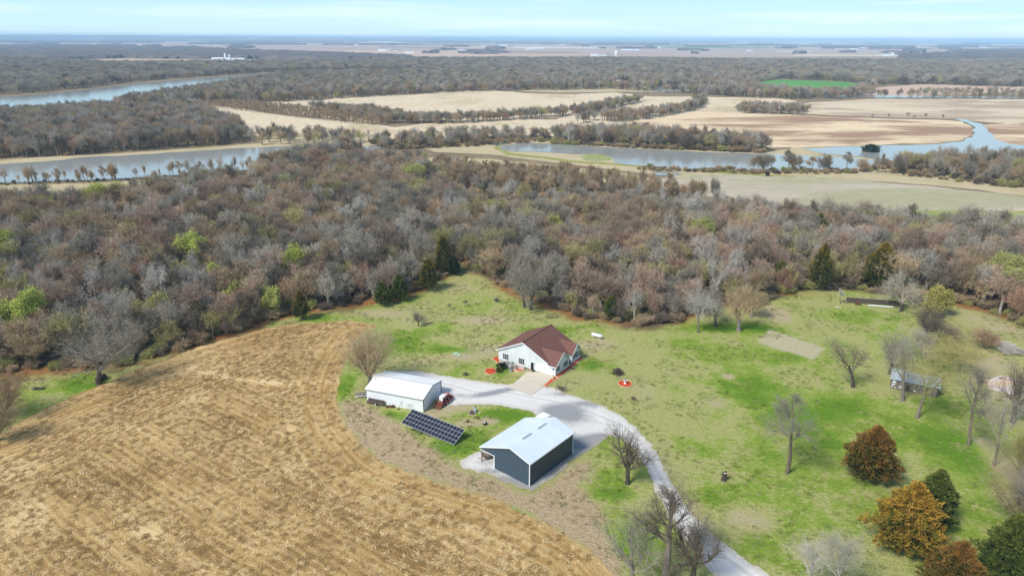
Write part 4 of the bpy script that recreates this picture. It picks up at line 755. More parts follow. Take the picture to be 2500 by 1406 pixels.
mid([(260,282),(330,262),(400,256),(500,251),(640,254),(760,245),(900,237),(1130,224),(1300,221),(1500,218),(1560,222),(1850,240),(1960,243),(2060,240),(2130,228),(2140,213),(2120,206),(2060,199),(1900,193),(1860,200),(1750,195),(1500,195),(1100,195),(800,195),(660,194),(600,204),(500,222),(400,237),(300,253)],9,37,.85,1.25,holes=[[(1835,208),(1870,193),(1905,190),(2130,203),(2130,214),(2070,232),(1950,232),(1850,222)],[(1590,226),(1600,213),(1640,210),(1690,216),(1660,225)],[(1495,214),(1500,205),(1535,205),(1540,214)]],name='river_wood')
mid([(480,258),(560,250),(700,262),(830,276),(960,300),(940,308),(860,303),(700,285),(560,268)],5,38,.42,.6,keys='thin',name='young_planting')
mid([(750,266),(900,275),(1000,292),(1080,296),(1200,292),(1350,281),(1430,272),(1500,258),(1575,243),(1560,250),(1500,266),(1440,280),(1300,291),(1100,303),(950,302)],6,39,.65,1.,name='field_hedge')
mid([(1400,306),(1440,292),(1500,300),(1600,288),(1700,270),(1722,258),(1716,246),(1690,262),(1600,280),(1480,290)],6,40,.65,1.,name='field_hedge')
mid([(1798,270),(1820,262),(1900,266),(1972,270),(1968,279),(1880,278),(1800,275)],5.5,41,.5,.8,name='field_hedge')
mid([(1690,251),(1720,240),(1722,255)],6,42,.7,1.)
mid([(2180,418),(2200,408),(2350,400),(2500,392),(2800,400),(2800,510),(2500,458),(2350,438),(2260,432)],6.5,43,.55,1.15,name='pond_side_trees')
mid([(0,444),(250,437),(420,428),(620,414),(700,404),(760,400),(720,412),(620,422),(420,437),(250,445),(0,452),(-200,455),(-200,448)],6.2,44,.3,.95,keys='thin',name='lakeside_trees')
mid([(620,414),(760,385),(860,372),(900,385),(700,412)],6,441,.7,1.1)
mid([(1640,505),(1700,505),(1850,520),(2000,535),(2150,548),(2500,582),(2500,600),(2100,566),(1750,545),(1640,530)],8,45,.6,.95,w={'tan':3,'pale':2,'grey':2,'olive':1,'red':.6})
mid([(2030,240),(2130,232),(2250,240),(2500,243),(2800,243),(2800,225),(2500,228),(2300,226),(2140,238)],16,46,.7,1.)
mid([(1060,214),(1230,206),(1330,208),(1600,212),(1340,222),(1100,224)],22,47,.8,1.)
mid([(2000,285),(2100,286),(2250,291),(2350,292),(2300,288),(2150,285)],16,48,.3,.6,name='marsh_shrubs')
for i,(px,py,hh) in enumerate([(1692,490,54),(1745,492,60),(1668,482,34),(1640,478,44),(1712,488,50),(1600,470,40)]): lt('bare_tree',(px,py),(px+2,py-hh),26,'upright bare tree at the meadow edge above the right wood, '+['with long drooping tips','tallest of its row','stoutest and shortest','near the small pool','slender and grey','beside the swamp'][i],300+i,'vase',tw='grey' if i%2 else 'tan',bk='grey',twn=3,rt=.025)
ORD0='first second third fourth fifth sixth seventh eighth ninth tenth eleventh twelfth thirteenth fourteenth fifteenth'.split()
PB=[(1838,418,36),(1852,420,40),(1862,419,44),(1880,418,42),(1923,418,52),(1936,418,46),(1951,419,40),(1978,420,38),(2012,420,44),(2026,420,46),(2066,420,50),(2103,420,34),(2140,422,44),(2160,422,48),(2190,424,50)]
for i,(px,py,hh) in enumerate(PB): lt('bank_tree',(px,py),(px+[4,-3,6,9][i%4],py-hh),18+i%3*6,'slender bare tree on the near bank of the big pond, '+ORD0[i]+' from left',320+i,['tall','leader','vase'][i%3],tw='tan' if i%2 else 'grey',bk='grey',twn=2.4,rt=.028,maxlv=4)
for o in COL.objects:
    if o.name.startswith('bank_tree'): o['group']='slender trees on the near bank of the big pond'
def scrub(pl,sp,seed,smin,smax,name='bank_scrub'):
    X,Y=scatter_pts([G(*p,ZF) for p in pl],sp,seed); rg=np.random.default_rng(seed); n=len(X); q=rg.uniform(smin,smax,n)
    gn_scatter(name,SCR,np.stack([X,Y,np.full(n,ZF-.1)],1),rg.uniform(0,6.28,n),np.stack([q,q,q*rg.uniform(.7,1.3,n)],1),rg.choice(4,n,p=[.4,.3,.15,.15]))
scrub([(1560,411),(1700,415),(1850,418),(2080,417),(2180,400),(2185,410),(2080,424),(1850,425),(1700,421),(1560,417)],3.6,71,.4,1.1)
scrub([(2160,402),(2300,398),(2500,395),(2700,400),(2700,500),(2500,462),(2300,440),(2180,425)],5,72,.5,1.5)
scrub([(0,446),(250,440),(420,431),(620,418),(620,424),(420,438),(250,447),(0,453),(-200,456),(-200,450)],4.5,73,.2,.55)
scrub([(900,352),(1000,342),(1100,336),(1345,334),(1350,345),(1150,358),(950,366)],5,74,.5,1.3)
scrub([(1345,345),(1600,352),(1870,368),(1870,375),(1600,364),(1350,352)],3.5,75,.5,1.4)
scrub([(1640,430),(1700,470),(1900,500),(2000,512),(1900,520),(1700,500),(1600,470)],9,76,.4,1.2)
scrub([(1060,440),(1200,430),(1500,452),(1660,488),(1600,505),(1300,500),(1130,485)],5,77,.5,1.4)
# ---- far woods: coarse trees, wide spacing
LOD=[]
for i,(tw,bk) in enumerate([('grey','dark'),('purple','grey'),('dark','dark'),('grey','grey'),('tan','tan'),('olive','grey')]):
    LOD.append(joined(*tree_meshes(800+i,'oak',14,13,tw=tw,bk=bk,twn=1.7,rt=.12,maxlv=3,lod=True,rs=.9)))
def far(pl,sp,seed,smin=.85,smax=1.25,sxy=1.,holes=(),thr=0,p=(.34,.2,.2,.16,.06,.04),name='river_valley_wood'):
    X,Y=scatter_pts([G(*q,ZF) for q in pl],sp,seed,[[G(*q,ZF) for q in h] for h in holes],thr); rg=np.random.default_rng(seed); n=len(X)
    s_=rg.uniform(smin,smax,n); gn_scatter(name,LOD,np.stack([X,Y,np.full(n,ZF-.3)],1),rg.uniform(0,6.28,n),np.stack([s_*sxy,s_*sxy,s_],1),rg.choice(6,n,p=p)); return n
nf=0
nf+=far([(600,209),(660,194),(720,187),(850,182),(1010,178),(1000,148),(1500,147),(1800,151),(2200,152),(2800,152),(2800,222),(2500,214),(2250,206),(2130,208),(2060,199),(1900,193),(1860,200),(1500,197),(1100,197),(800,197)],15,51,sxy=1.25,holes=[[(1610,205),(1640,212),(1690,212),(1690,200),(1620,199)]])
nf+=far([(-300,238),(0,231),(100,226),(190,217),(330,200),(470,189),(640,178),(860,173),(1010,171),(1010,150),(860,152),(560,158),(330,160),(200,157),(0,145),(-300,145)],15,52,sxy=1.25)
print('far trees',nf)
# ================================================================ BUILDINGS AND OBJECTS
m_white=simple('white_painted_metal',(.80,.82,.84),(.76,.78,.80),.6,.45,.4,rib=(0,.3,.06)); m_whitey=simple('white_ribbed_metal',(.74,.77,.79),(.70,.73,.75),.6,.5,.4,rib=(1,.3,.06)); m_whiteroof=simple('white_metal_roof',(.88,.88,.87),(.78,.78,.76),.4,.4,.4,rib=(0,.45,.10),stretch=(1,.25,1))
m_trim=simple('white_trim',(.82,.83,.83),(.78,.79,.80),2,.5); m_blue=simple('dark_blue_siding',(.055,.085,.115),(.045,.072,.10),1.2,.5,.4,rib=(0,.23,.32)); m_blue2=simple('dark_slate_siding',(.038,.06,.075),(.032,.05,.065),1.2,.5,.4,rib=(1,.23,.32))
m_broof=simple('pale_blue_metal_roof',(.60,.67,.72),(.68,.74,.78),.3,.35,.5,rib=(1,.46,.12),stretch=(.25,1,1)); m_siding=simple('white_lap_siding',(.70,.73,.74),(.58,.61,.61),.5,.6,.3,rib=(2,.2,.14),stretch=(1,1,.3)); m_found=simple('tan_concrete',(.55,.50,.43),(.46,.42,.36),1.5,.9)
t=NT('brown_shingles'); v=t.coord('Object'); c=t.mix(t.noise(v,2.2,5,.75),(.115,.052,.043),(.235,.118,.092)); s_=t.math('ABSOLUTE',t.math('SINE',t.math('MULTIPLY',t.sep(v)[0],math.pi/.28))); c=t.mix(1.,c,t.ramp(s_,[(0.,.8),(.3,1.)]),'MULTIPLY'); t.bump(t.noise(v,6,3),.3,.03); m_shing=t.out(c,.95,.1)
m_glass=simple('window_glass',(.035,.05,.055),(.05,.07,.075),1,.08,.6); m_shut=simple('maroon_shutter',(.06,.012,.018),None,5,.6); m_black=simple('black_rubber',(.015,.015,.016),None,5,.7); m_door=simple('dark_opening',(.012,.014,.015),None,3,.9)
m_mulch=simple('red_mulch',(.62,.095,.02),(.42,.05,.014),4,.9,.1,bump=.5); m_edge=simple('cream_edging_blocks',(.62,.47,.33),(.50,.36,.24),3,.85); m_steel=simple('galvanised_steel',(.35,.37,.38),(.28,.30,.31),2,.4,.5,metal=.5); m_wood=simple('weathered_wood',(.20,.165,.13),(.30,.26,.21),2.5,.9,stretch=(1,1,4)); m_dwood=simple('dark_wood',(.07,.05,.04),(.12,.09,.07),3,.85)
m_rust=simple('rusty_steel',(.17,.065,.035),(.10,.045,.03),3,.85); m_red=simple('dark_red_paint',(.22,.025,.03),(.15,.02,.022),2,.45); m_pv=simple('solar_cells',(.010,.012,.024),(.014,.016,.03),.7,.35,.35); m_leaf=simple('evergreen_hedge',(.03,.05,.012),(.05,.075,.018),4,.9,bump=.8)
m_green=simple('green_plastic',(.25,.42,.27),(.35,.50,.36),3,.6); m_tin=simple('weathered_tin',(.30,.35,.36),(.42,.46,.47),.9,.45,.5,rib=(0,.6,.08)); m_log=simple('weathered_logs',(.17,.135,.12),(.29,.245,.22),1.6,.95,.1,stretch=(.4,1,4),rib=(2,.32,.5)); m_limb=simple('bleached_concrete',(.60,.52,.48),(.50,.42,.38),1,.9,bump=.4); m_skin=simple('skin',(.55,.34,.25),None,5,.6); m_shirt=simple('white_shirt',(.75,.74,.76),None,6,.9); m_shorts=simple('dark_shorts',(.06,.04,.04),None,6,.9); m_bag=simple('black_plastic',(.012,.013,.016),(.03,.03,.035),3,.35)
def strip(mb,pts,w,z0,z1):
    for a,b in zip(pts[:-1],pts[1:]):
        d=Vector((b[0]-a[0],b[1]-a[1],0)).normalized(); n=Vector((-d.y,d.x,0))*w/2
        mb.hexa([(a[0]-n.x,a[1]-n.y,z0),(b[0]-n.x,b[1]-n.y,z0),(b[0]+n.x,b[1]+n.y,z0),(a[0]+n.x,a[1]+n.y,z0),(a[0]-n.x,a[1]-n.y,z1),(b[0]-n.x,b[1]-n.y,z1),(b[0]+n.x,b[1]+n.y,z1),(a[0]+n.x,a[1]+n.y,z1)])
    return mb
# ---- house: local x toward the front lawn, local y along the ridge
HZR=math.atan2(-.557,.829); hs=empty('house',(10.95,153.9,0),'white ranch house with brown shingle roof and white garage door','house',HZR)
MB().prism([(-17.3,.1),(-1.85,.1),(-1.85,2.9),(-9.6,6.72),(-17.3,2.9)],'y',0,13.6).prism([(-1.86,.1),(0,.1),(0,2.82),(-1.86,2.82)],'y',0.003,6.8).prism([(.01,2.6),(6.79,2.6),(3.4,5.18)],'x',-6.,0.002).prism([(9,.1),(12.9,.1),(12.9,2.85),(10.95,4.78),(9,2.85)],'x',-5,-.15).build('wall',m_siding,hs)
MB().box(-17.26,-.06,.05,13.55,-2.9,.1).build('foundation',m_found,hs)
rf=MB()
def gab_roof_y(mb,x0,x1,xr,ze,zr,y0,y1,t_): mb.slab([(x0,y0,ze),(xr,y0,zr),(xr,y1,zr),(x0,y1,ze)],t_); mb.slab([(xr,y0,zr),(x1,y0,ze),(x1,y1,ze),(xr,y1,zr)],t_)
zr=7.0; sl=.5
rf.slab([(-9.6,-.4,zr),(-9.6,14.0,zr),(-17.95,14.0,zr-8.35*sl),(-17.95,-.4,zr-8.35*sl)],.18); rf.slab([(-9.6,-.4,zr),(-1.35,-.4,zr-8.25*sl),(-1.35,14.0,zr-8.25*sl),(-9.6,14.0,zr)],.18)
def xgable(mb,yc,hw,za,ze,x0,x1,t_=.15): xv=-1.75; mb.slab([(x0,yc,za),(xv,yc-hw,ze),(x1,yc-hw,ze),(x1,yc,za)],t_); mb.slab([(x0,yc,za),(x1,yc,za),(x1,yc+hw,ze),(xv,yc+hw,ze)],t_)
xgable(rf,3.4,3.85,5.42,2.72,-7.2,.42); xgable(rf,10.95,2.4,5.04,2.68,-6.5,.25)
rfo=rf.build('roof',m_shing,hs); MB().tube((-9.6,-.38,7.02),(-9.6,13.98,7.02),.09,.09,6).tube((-6.6,3.4,5.43),(.4,3.4,5.43),.07,.07,6).build('ridge_cap',m_rust if False else simple('dark_ridge_shingles',(.05,.022,.02),None,4,.9),rfo)
tr_=MB()
def rake(a,b,ax,off,h=.26,w=.05):
    d=Vector(b)-Vector(a); 
    for s0,s1 in (((0,0,0),(0,0,-h)),): pass
    o=(0,off,0) if ax=='y' else (off,0,0); q=(0,off+w*(1 if off>0 else -1),0) if ax=='y' else (off+w,0,0)
    A=Vector(a);B=Vector(b); tr_.hexa([tuple(A+Vector((0,0,-h))),tuple(B+Vector((0,0,-h))),tuple(B+Vector((0,0,-h))+Vector(q)),tuple(A+Vector((0,0,-h))+Vector(q)),tuple(A+Vector((0,0,.02))),tuple(B+Vector((0,0,.02))),tuple(B+Vector((0,0,.02))+Vector(q)),tuple(A+Vector((0,0,.02))+Vector(q))])
rake((-9.6,-.4,7.),(-17.97,-.4,2.82),'y',-.002);rake((-9.6,-.4,7.),(-1.9,-.4,3.16),'y',-.002); rake((-1.9,-.47,2.76),(.45,-.47,2.76),'y',-.002,.2)
rake((.42,3.4,5.42),(.42,-.45,2.72),'x',.002);rake((.42,3.4,5.42),(.42,7.25,2.72),'x',.002);rake((.25,10.95,5.04),(.25,8.55,2.68),'x',.002);rake((.25,10.95,5.04),(.25,13.35,2.68),'x',.002)
tr_.box(-.004,.09,-.05,.09,.1,2.6).box(-17.38,-17.29,-.05,.08,.1,2.7).box(-.004,.08,6.72,6.86,.1,2.6)
tr_.build('trim',m_trim,hs)
def window(cx,cz,w,h,face,nm='window',sh=True,pos=0.):
    f=MB(); g=MB(); s_=MB(); T=(lambda u,d,z:(u,-d,z)) if face=='end' else (lambda u,d,z:(pos+d,u,z))
    def bx(mb,u0,u1,d0,d1,z0,z1):
        p=[T(u0,d0,z0),T(u1,d0,z0),T(u1,d1,z0),T(u0,d1,z0),T(u0,d0,z1),T(u1,d0,z1),T(u1,d1,z1),T(u0,d1,z1)]; mb.hexa(p)
    bx(g,cx-w/2,cx+w/2,.0,.03,cz-h/2,cz+h/2)
    for a,b in ((-w/2-.07,-w/2),(w/2,w/2+.07)): bx(f,cx+a,cx+b,0,.06,cz-h/2-.07,cz+h/2+.07)
    for a,b in ((-h/2-.07,-h/2),(h/2,h/2+.07),(-.03,.03)): bx(f,cx-w/2,cx+w/2,0,.055,cz+a,cz+b)
    o=f.build(nm,m_trim,hs); g.build('pane',m_glass,o)
    if sh:
        for a in (-w/2-.42,w/2+.09):
            q=MB(); bx(q,cx+a,cx+a+.33,0,.05,cz-h/2-.03,cz+h/2+.03); q.build('shutter',m_shut if face=='end' else m_black,hs)
    return o
window(-15.1,1.42,.8,1.45,'end'); window(-10.15,1.45,.8,1.5,'end'); window(-14.6,-.75,.9,.6,'end',sh=False)
window(1.5,1.6,.7,1.3,'front'); window(5.2,1.55,1.3,1.45,'front'); window(10.95,1.7,1.9,1.5,'front',pos=-.15)
gd=MB().box(-5.7,-.95,-.05,-.004,.02,2.15); gdo=gd.build('garage_door',m_trim,hs); 
pl_=MB(); [pl_.box(-5.62,-1.03,-.062,-.05,.06+i*.53,.52+i*.53) for i in range(4)]; pl_.build('door_panel',m_trim,gdo)
MB().box(-5.85,-5.7,-.08,0,.02,2.32).box(-.95,-.8,-.08,0,.02,2.32).box(-5.7,-.95,-.08,0,2.16,2.32).build('garage_door_frame',m_trim,hs)
MB().box(-7.25,-6.35,-.02,-.003,-.05,2.05).build('side_doorway',m_door,hs); MB().box(-7.4,-7.25,-.05,0,-.1,2.2).box(-6.35,-6.2,-.05,0,-.1,2.2).box(-7.25,-6.35,-.05,0,2.06,2.2).build('door_frame',m_trim,hs)
for y_,z_,x_ in ((3.4,4.35,.002),(10.95,4.1,-.148)): MB().tube((x_,y_,z_),(x_+.05,y_,z_),.26,.26,12).build('gable_vent',m_black,hs)
for x_ in (-6.0,-.5): MB().box(x_-.08,x_+.08,-.16,-.003,1.75,2.05).build('wall_lamp',m_black,hs)
MB().box(-1.84,-1.7,7.35,8.5,.1,2.2).build('front_door',m_glass,hs); MB().box(-1.8,-.1,6.85,8.95,0,.12).build('porch_slab',M_conc,hs); MB().tube((-.2,8.8,.12),(-.2,8.8,2.7),.07,.07,8).build('porch_post',m_trim,hs)
for i,(x,y,z) in enumerate([(-8.2,5.5,6.3),(-8.6,9.5,6.5),(-11.2,2.4,6.2)]): MB().tube((x,y,z-.1),(x,y,z+.35),.06,.06,6).build('vent_pipe',m_black,rfo)
def HL(x,y,z=0):
    c,s=math.cos(HZR),math.sin(HZR); X_=10.95+x*c-y*s; Y_=153.9+x*s+y*c; return (X_,Y_,float(hz(X_,Y_))+z)
def thing_at(name,loc,label,cat,rz=HZR,group=None): return empty(name,loc,label,cat,rz,group)
def dish(x,y,r,label):
    p=HL(x,y); e=thing_at('satellite_dish',p,label,'satellite dish',group='satellite dishes by the end wall'); m=MB(); n=14
    b=len(m.v); m.v.append((0,0,2.3))
    for k in range(1,4):
        rr=r*k/3
        for i in range(n):
            a=i*2*math.pi/n; dpt=.25*(rr/r)**2*r; m.v.append((rr*math.cos(a),-dpt-.0,2.3+rr*math.sin(a)*.92))
    for i in range(n): j=(i+1)%n; m.f.append([0,1+i,1+j])
    for k in range(2):
        for i in range(n): j=(i+1)%n; a=1+k*n; m.f.append([a+i,a+n+i,a+n+j,a+j])
    m.build('reflector',m_steel,e,smooth=True); MB().tube((0,0.03,0),(0,.03,2.3),.05,.05,8).build('mast',m_steel,e); MB().tube((0,-.05,2.3-r*.8),(0,-.65,2.2),.025,.02,5).box(-.06,.06,-.75,-.6,2.13,2.27).build('feed_arm',m_black,e)
dish(-13.3,-1.2,.62,'left one of two grey satellite dishes by the end wall of the house'); dish(-12.0,-1.1,.55,'right one of two grey satellite dishes beside the white wall above the utility box')
p=HL(-12.4,-1.3); e=thing_at('utility_box',p,'grey-green air conditioner box by the end wall below the dishes','air conditioner'); MB().box(-.45,.45,-.45,.45,.08,.95).build('cabinet',m_steel,e); MB().tube((0,0,.95),(0,0,1.0),.33,.33,14).build('fan_grille',m_black,e); MB().box(-.55,.55,-.55,.55,0,.08).build('base',M_conc,e)
# mulch beds (edging is its own part)
def bed(name,pxs,label,h=.1,edge=True,loc=None,world=None):
    pts=[P(*q) for q in pxs] if world is None else world; cx=sum(p[0] for p in pts)/len(pts);cy=sum(p[1] for p in pts)/len(pts);cz=float(hz(cx,cy)); e=empty(name,(cx,cy,cz),label,'flower bed')
    q=[(p[0]-cx,p[1]-cy,float(hz(p[0],p[1]))-cz+h) for p in pts]; A=sum(q[i][0]*q[(i+1)%len(q)][1]-q[(i+1)%len(q)][0]*q[i][1] for i in range(len(q))); q=q if A>0 else q[::-1]
    MB().slab(q,.2).build('mulch',m_mulch,e)
    if edge:
        m=MB(); qq=q+[q[0]]
        for a,b in zip(qq[:-1],qq[1:]): strip(m,[a,b],.16,min(a[2],b[2])-.15,max(a[2],b[2])+.05)
        m.build('edging',m_edge,e)
    return e
bed('mulch_bed',None,'long narrow red mulch bed along the garage front wall',world=[HL(.05,0)[:2],HL(1.1,0)[:2],HL(1.1,7.6)[:2],HL(.05,7.6)[:2]]); bed('mulch_bed',None,'red mulch bed between the two front gables of the house',world=[HL(.9,7.8)[:2],HL(.9,13.8)[:2],HL(.0,13.8)[:2],HL(-.05,8.98)[:2],HL(-1.7,8.9)[:2],HL(-1.7,7.8)[:2]])
bed('mulch_bed',None,'bright red mulch strip beside the concrete pad',world=[HL(-.15,-6.0)[:2],HL(.95,-6.)[:2],HL(1.05,-.15)[:2],HL(.0,-.15)[:2]]); bed('mulch_bed',None,'orange red mulch bed behind the back corner of the house',world=[HL(-17.6,1)[:2],HL(-21.5,2.6)[:2],HL(-20.5,6)[:2],HL(-17.6,7)[:2]])
bed('mulch_bed',[(1183,903),(1192,899),(1206,899),(1213,905),(1210,911),(1195,915),(1184,910)],'rounded red mulch bed beyond the hedge at the house corner'); bed('mulch_bed',[(1246,900),(1258,897),(1272,898),(1281,904),(1268,908),(1250,905)],'curved red mulch bed under the end wall windows')
fb=P(1526,937); pts=[(fb[0]+1.75*math.cos(a),fb[1]+1.75*math.sin(a)) for a in np.linspace(0,6.28,25)[:-1]]; bed('mulch_bed',None,'round red flower bed out on the lawn with a white planter',world=pts)
e=empty('planter',(fb[0],fb[1],.1),'white pedestal planter in the middle of the round red bed','planter'); MB().tube((0,0,0),(0,0,.25),.35,.3,10).tube((0,0,.25),(0,0,.6),.18,.18,10).tube((0,0,.6),(0,0,1.0),.28,.5,12).build('pot',m_trim,e); MB().ball((0,0,1.0),.33,.5,8,4,.2,random.Random(1)).build('plant',m_dwood,e)
def bushy(name,loc,r,h,label,mat,seed,n=90,cat='shrub'):
    e=empty(name,loc,label,cat); me=needles('crown',seed,h,r*2,mat,n,shape=0,base=.05); link('crown',me,e); MB().tube((0,0,-.1),(0,0,h*.5),.06,.03,5).build('stem',m_dwood,e); return e
for i,(px,py,r,h,l) in enumerate([(1222,900,1.3,1.5,'leftmost clump of the dark green hedge at the house corner'),(1234,898,1.4,1.6,'second clump of the dark green hedge from the house corner'),(1246,895,1.2,1.4,'clump of dark green hedge nearest the satellite dishes'),(1218,908,1.,.9,'low green clump in front of the dark hedge'),(1286,901,.8,.9,'round dark bush left of the side doorway')]): bushy('hedge_bush',P(px,py),r,h,l,M_ced['dark' if i!=3 else 'green'],60+i)
bushy('ball_shrub',P(1508,914),1.35,1.5,'round dark bare shrub around a thin pole on the lawn',M_tw['dark'],71,150); p=P(1508,912); e=empty('flag_pole',p,'thin bare pole rising from the round dark shrub','pole'); MB().tube((0,0,0),(.1,0,6.2),.035,.02,6).build('shaft',m_steel,e); MB().ball((.1,0,6.24),.06,1,6,4).build('finial',m_steel,e)
bushy('porch_shrub',HL(-.8,8.0),.6,1.3,'dark shrub in the nook between the two front gables',M_ced['dark'],73,60)
p=HL(-5.8,-.5); bushy('doormat_bush',HL(-6.0,-.75),.35,.6,'small dark potted bush right of the side doorway',M_ced['dark'],74,40,'potted plant')
# ---- person at the side doorway (one skinned body, clothes as children)
def skin(name,parts,mat,parent,sub=1):
    V=[];E=[];Rr=[]
    for chain in parts:
        b=len(V); con=chain[0] if isinstance(chain[0],int) else None; pts=chain[1:] if con is not None else chain
        for i,(p,r) in enumerate(pts):
            V.append(p);Rr.append(r)
            if i==0:
                if con is not None: E.append((con,len(V)-1))
            else: E.append((len(V)-2,len(V)-1))
    me=bpy.data.meshes.new(name); me.from_pydata(V,E,[]); o=link(name,me,parent); me.materials.append(mat); o.modifiers.new('skin','SKIN')
    for i,r in enumerate(Rr): me.skin_vertices[0].data[i].radius=(r,r) if not hasattr(r,'__len__') else r
    me.skin_vertices[0].data[0].use_root=True; s=o.modifiers.new('sub','SUBSURF'); s.levels=sub; s.render_levels=sub; return o
p=HL(-7.15,-1.1); pr=empty('person',(p[0],p[1],p[2]),'person in white shirt and dark shorts walking to the side doorway','person',HZR)
bodyc=[[((0,0,.93),.13),((0,.02,1.1),.13),((0,.05,1.3),.15),((0,.08,1.44),.10),((0,.12,1.53),.055),((0,.16,1.60),.075),((0,.18,1.70),.095),((0,.18,1.78),.06)],
 [0,((.10,0,.86),.09),((.12,.18,.5),.06),((.12,.14,.10),.042),((.12,.26,.04),.04)],[0,((-.10,0,.86),.09),((-.12,-.08,.5),.06),((-.12,-.26,.12),.042),((-.12,-.17,.04),.04)],
 [3,((.19,.07,1.42),.055),((.25,.10,1.14),.042),((.24,.26,.95),.03),((.24,.31,.90),.035)],[3,((-.19,.07,1.42),.055),((-.25,.0,1.14),.042),((-.25,.02,.9),.03),((-.25,.05,.83),.035)]]
skin('body',bodyc,m_skin,pr); skin('shirt',[[((0,.01,.98),.165),((0,.03,1.15),.165),((0,.06,1.32),.18),((0,.09,1.45),.11)],[2,((.19,.07,1.40),.078),((.235,.09,1.22),.065)],[2,((-.19,.07,1.40),.078),((-.235,.04,1.22),.065)]],m_shirt,pr); skin('shorts',[[((0,0,.95),.165),((0,0,.86),.15)],[1,((.105,.05,.78),.11),((.12,.13,.56),.095)],[1,((-.105,0,.78),.11),((-.12,-.05,.56),.095)]],m_shorts,pr)
hd_=[((0,.17,1.74),.088),((0,.14,1.80),.075)]; skin('hair',[hd_],simple('grey_hair',(.45,.40,.33),None,5,.9),pr)
MB().ball((0,.285,1.66),.016,1,6,4).ball((.035,.265,1.70),.011,1,6,4).ball((-.035,.265,1.70),.011,1,6,4).box(-.03,.03,.262,.275,1.615,1.625).build('face',m_skin,pr)
for sx in (-1,1):
    for f_ in range(4): MB().tube((sx*.245+(f_-1.5)*.016,(.33 if sx>0 else .06),(.88 if sx>0 else .80)),(sx*.245+(f_-1.5)*.018,(.37 if sx>0 else .10),(.83-.005*f_ if sx>0 else .74-.005*f_)),.009,.007,5).build('finger',m_skin,pr)
    MB().tube((sx*.22,(.33 if sx>0 else .06),(.90 if sx>0 else .83)),(sx*.205,(.36 if sx>0 else .10),(.87 if sx>0 else .80)),.010,.008,5).build('thumb',m_skin,pr)
# ---- white metal shed
WS=math.atan2(-.328,.944); ws=empty('metal_shed',(-20.5,139.7,-2),'white metal shed with white roof and dark corner trim','shed',WS)
L_,W_=15.0,9.7
MB().prism([(0,0),(W_,0),(W_,3.35),(W_/2,4.35),(0,3.45)],'x',-L_,-L_+.15).build('far_end_wall',m_whitey,ws); MB().prism([(0,0),(W_,0),(W_,3.35),(W_/2,4.35),(0,3.45)],'x',-.15,0).build('end_wall',m_whitey,ws)
MB().box(-L_+.15,-.15,0,.12,0,3.45).build('side_wall',m_white,ws); MB().box(-L_+.15,-.15,W_-.12,W_,0,3.35).build('back_wall',m_white,ws)
r=MB(); r.slab([(-L_-.25,-.3,3.46),(.2,-.3,3.46),(.2,W_/2,4.62),(-L_-.25,W_/2,4.62)],.1).slab([(-L_-.25,W_/2,4.62),(.2,W_/2,4.62),(.2,W_+.3,3.4),(-L_-.25,W_+.3,3.4)],.1); r.build('roof',m_whiteroof,ws)
MB().box(-L_-.2,.15,W_/2-.16,W_/2+.16,4.625,4.69).build('ridge_vent',simple('grey_ridge_metal',(.42,.43,.44),(.55,.56,.57),2,.5),ws); m_dt=simple('dark_trim',(.06,.09,.11),None,3,.5)
MB().box(.002,.12,-.1,.1,0,3.3).box(.002,.12,W_-.1,W_+.1,0,3.3).build('corner_trim',m_dt,ws); d_=MB(); d_.hexa([(.2,-.32,3.24),(.26,-.32,3.24),(.26,W_/2,4.4),(.2,W_/2,4.4),(.2,-.32,3.44),(.26,-.32,3.44),(.26,W_/2,4.6),(.2,W_/2,4.6)]).hexa([(.2,W_/2+.35,4.32),(.26,W_/2+.35,4.32),(.26,W_+.3,3.18),(.2,W_+.3,3.18),(.2,W_/2+.35,4.53),(.26,W_/2+.35,4.53),(.26,W_+.3,3.38),(.2,W_+.3,3.38)]); d_.build('rake_trim',m_dt,ws)
MB().box(-L_-.2,.15,-.38,-.3,3.3,3.44).build('gutter',simple('grey_gutter',(.45,.46,.47),None,3,.5),ws); MB().box(.003,.06,5.9,6.1,3.0,3.15).build('wall_lamp',m_black,ws)
def WL(x,y,z=0): c,s=math.cos(WS),math.sin(WS); return (-20.5+x*c-y*s,139.7+x*s+y*c,-2+z)
def wheel(mb,c,r,w,ax='y',n=14): mb.tube((c[0],c[1]-w/2,c[2]),(c[0],c[1]+w/2,c[2]),r,r,n) if ax=='y' else mb.tube((c[0]-w/2,c[1],c[2]),(c[0]+w/2,c[1],c[2]),r,r,n)
def add_wheel(parent,c,r,w,ax='y'):
    m=MB(); wheel(m,c,r,w,ax); o=m.build('wheel',m_black,parent); m=MB(); wheel(m,c,r*.55,w+.04,ax); m.build('rim',m_trim,o)
e=empty('farm_wagon',WL(-12.2,-.75),'low dark wagon with one white wheel against the long white shed wall','wagon',WS); MB().box(-2.2,2.2,-.4,.4,.55,.65).box(-2.2,2.2,-.42,-.36,.3,1.0).box(-2.2,2.2,.36,.42,.3,1.25).build('deck',m_dwood,e); m=MB(); [m.box(-2.2+.6*i,-2.12+.6*i,-.44,-.40,.3,1.2) for i in range(8)]; m.build('stake',m_steel,e); add_wheel(e,(.2,-.5,.38),.38,.18); add_wheel(e,(.2,.45,.38),.38,.18)
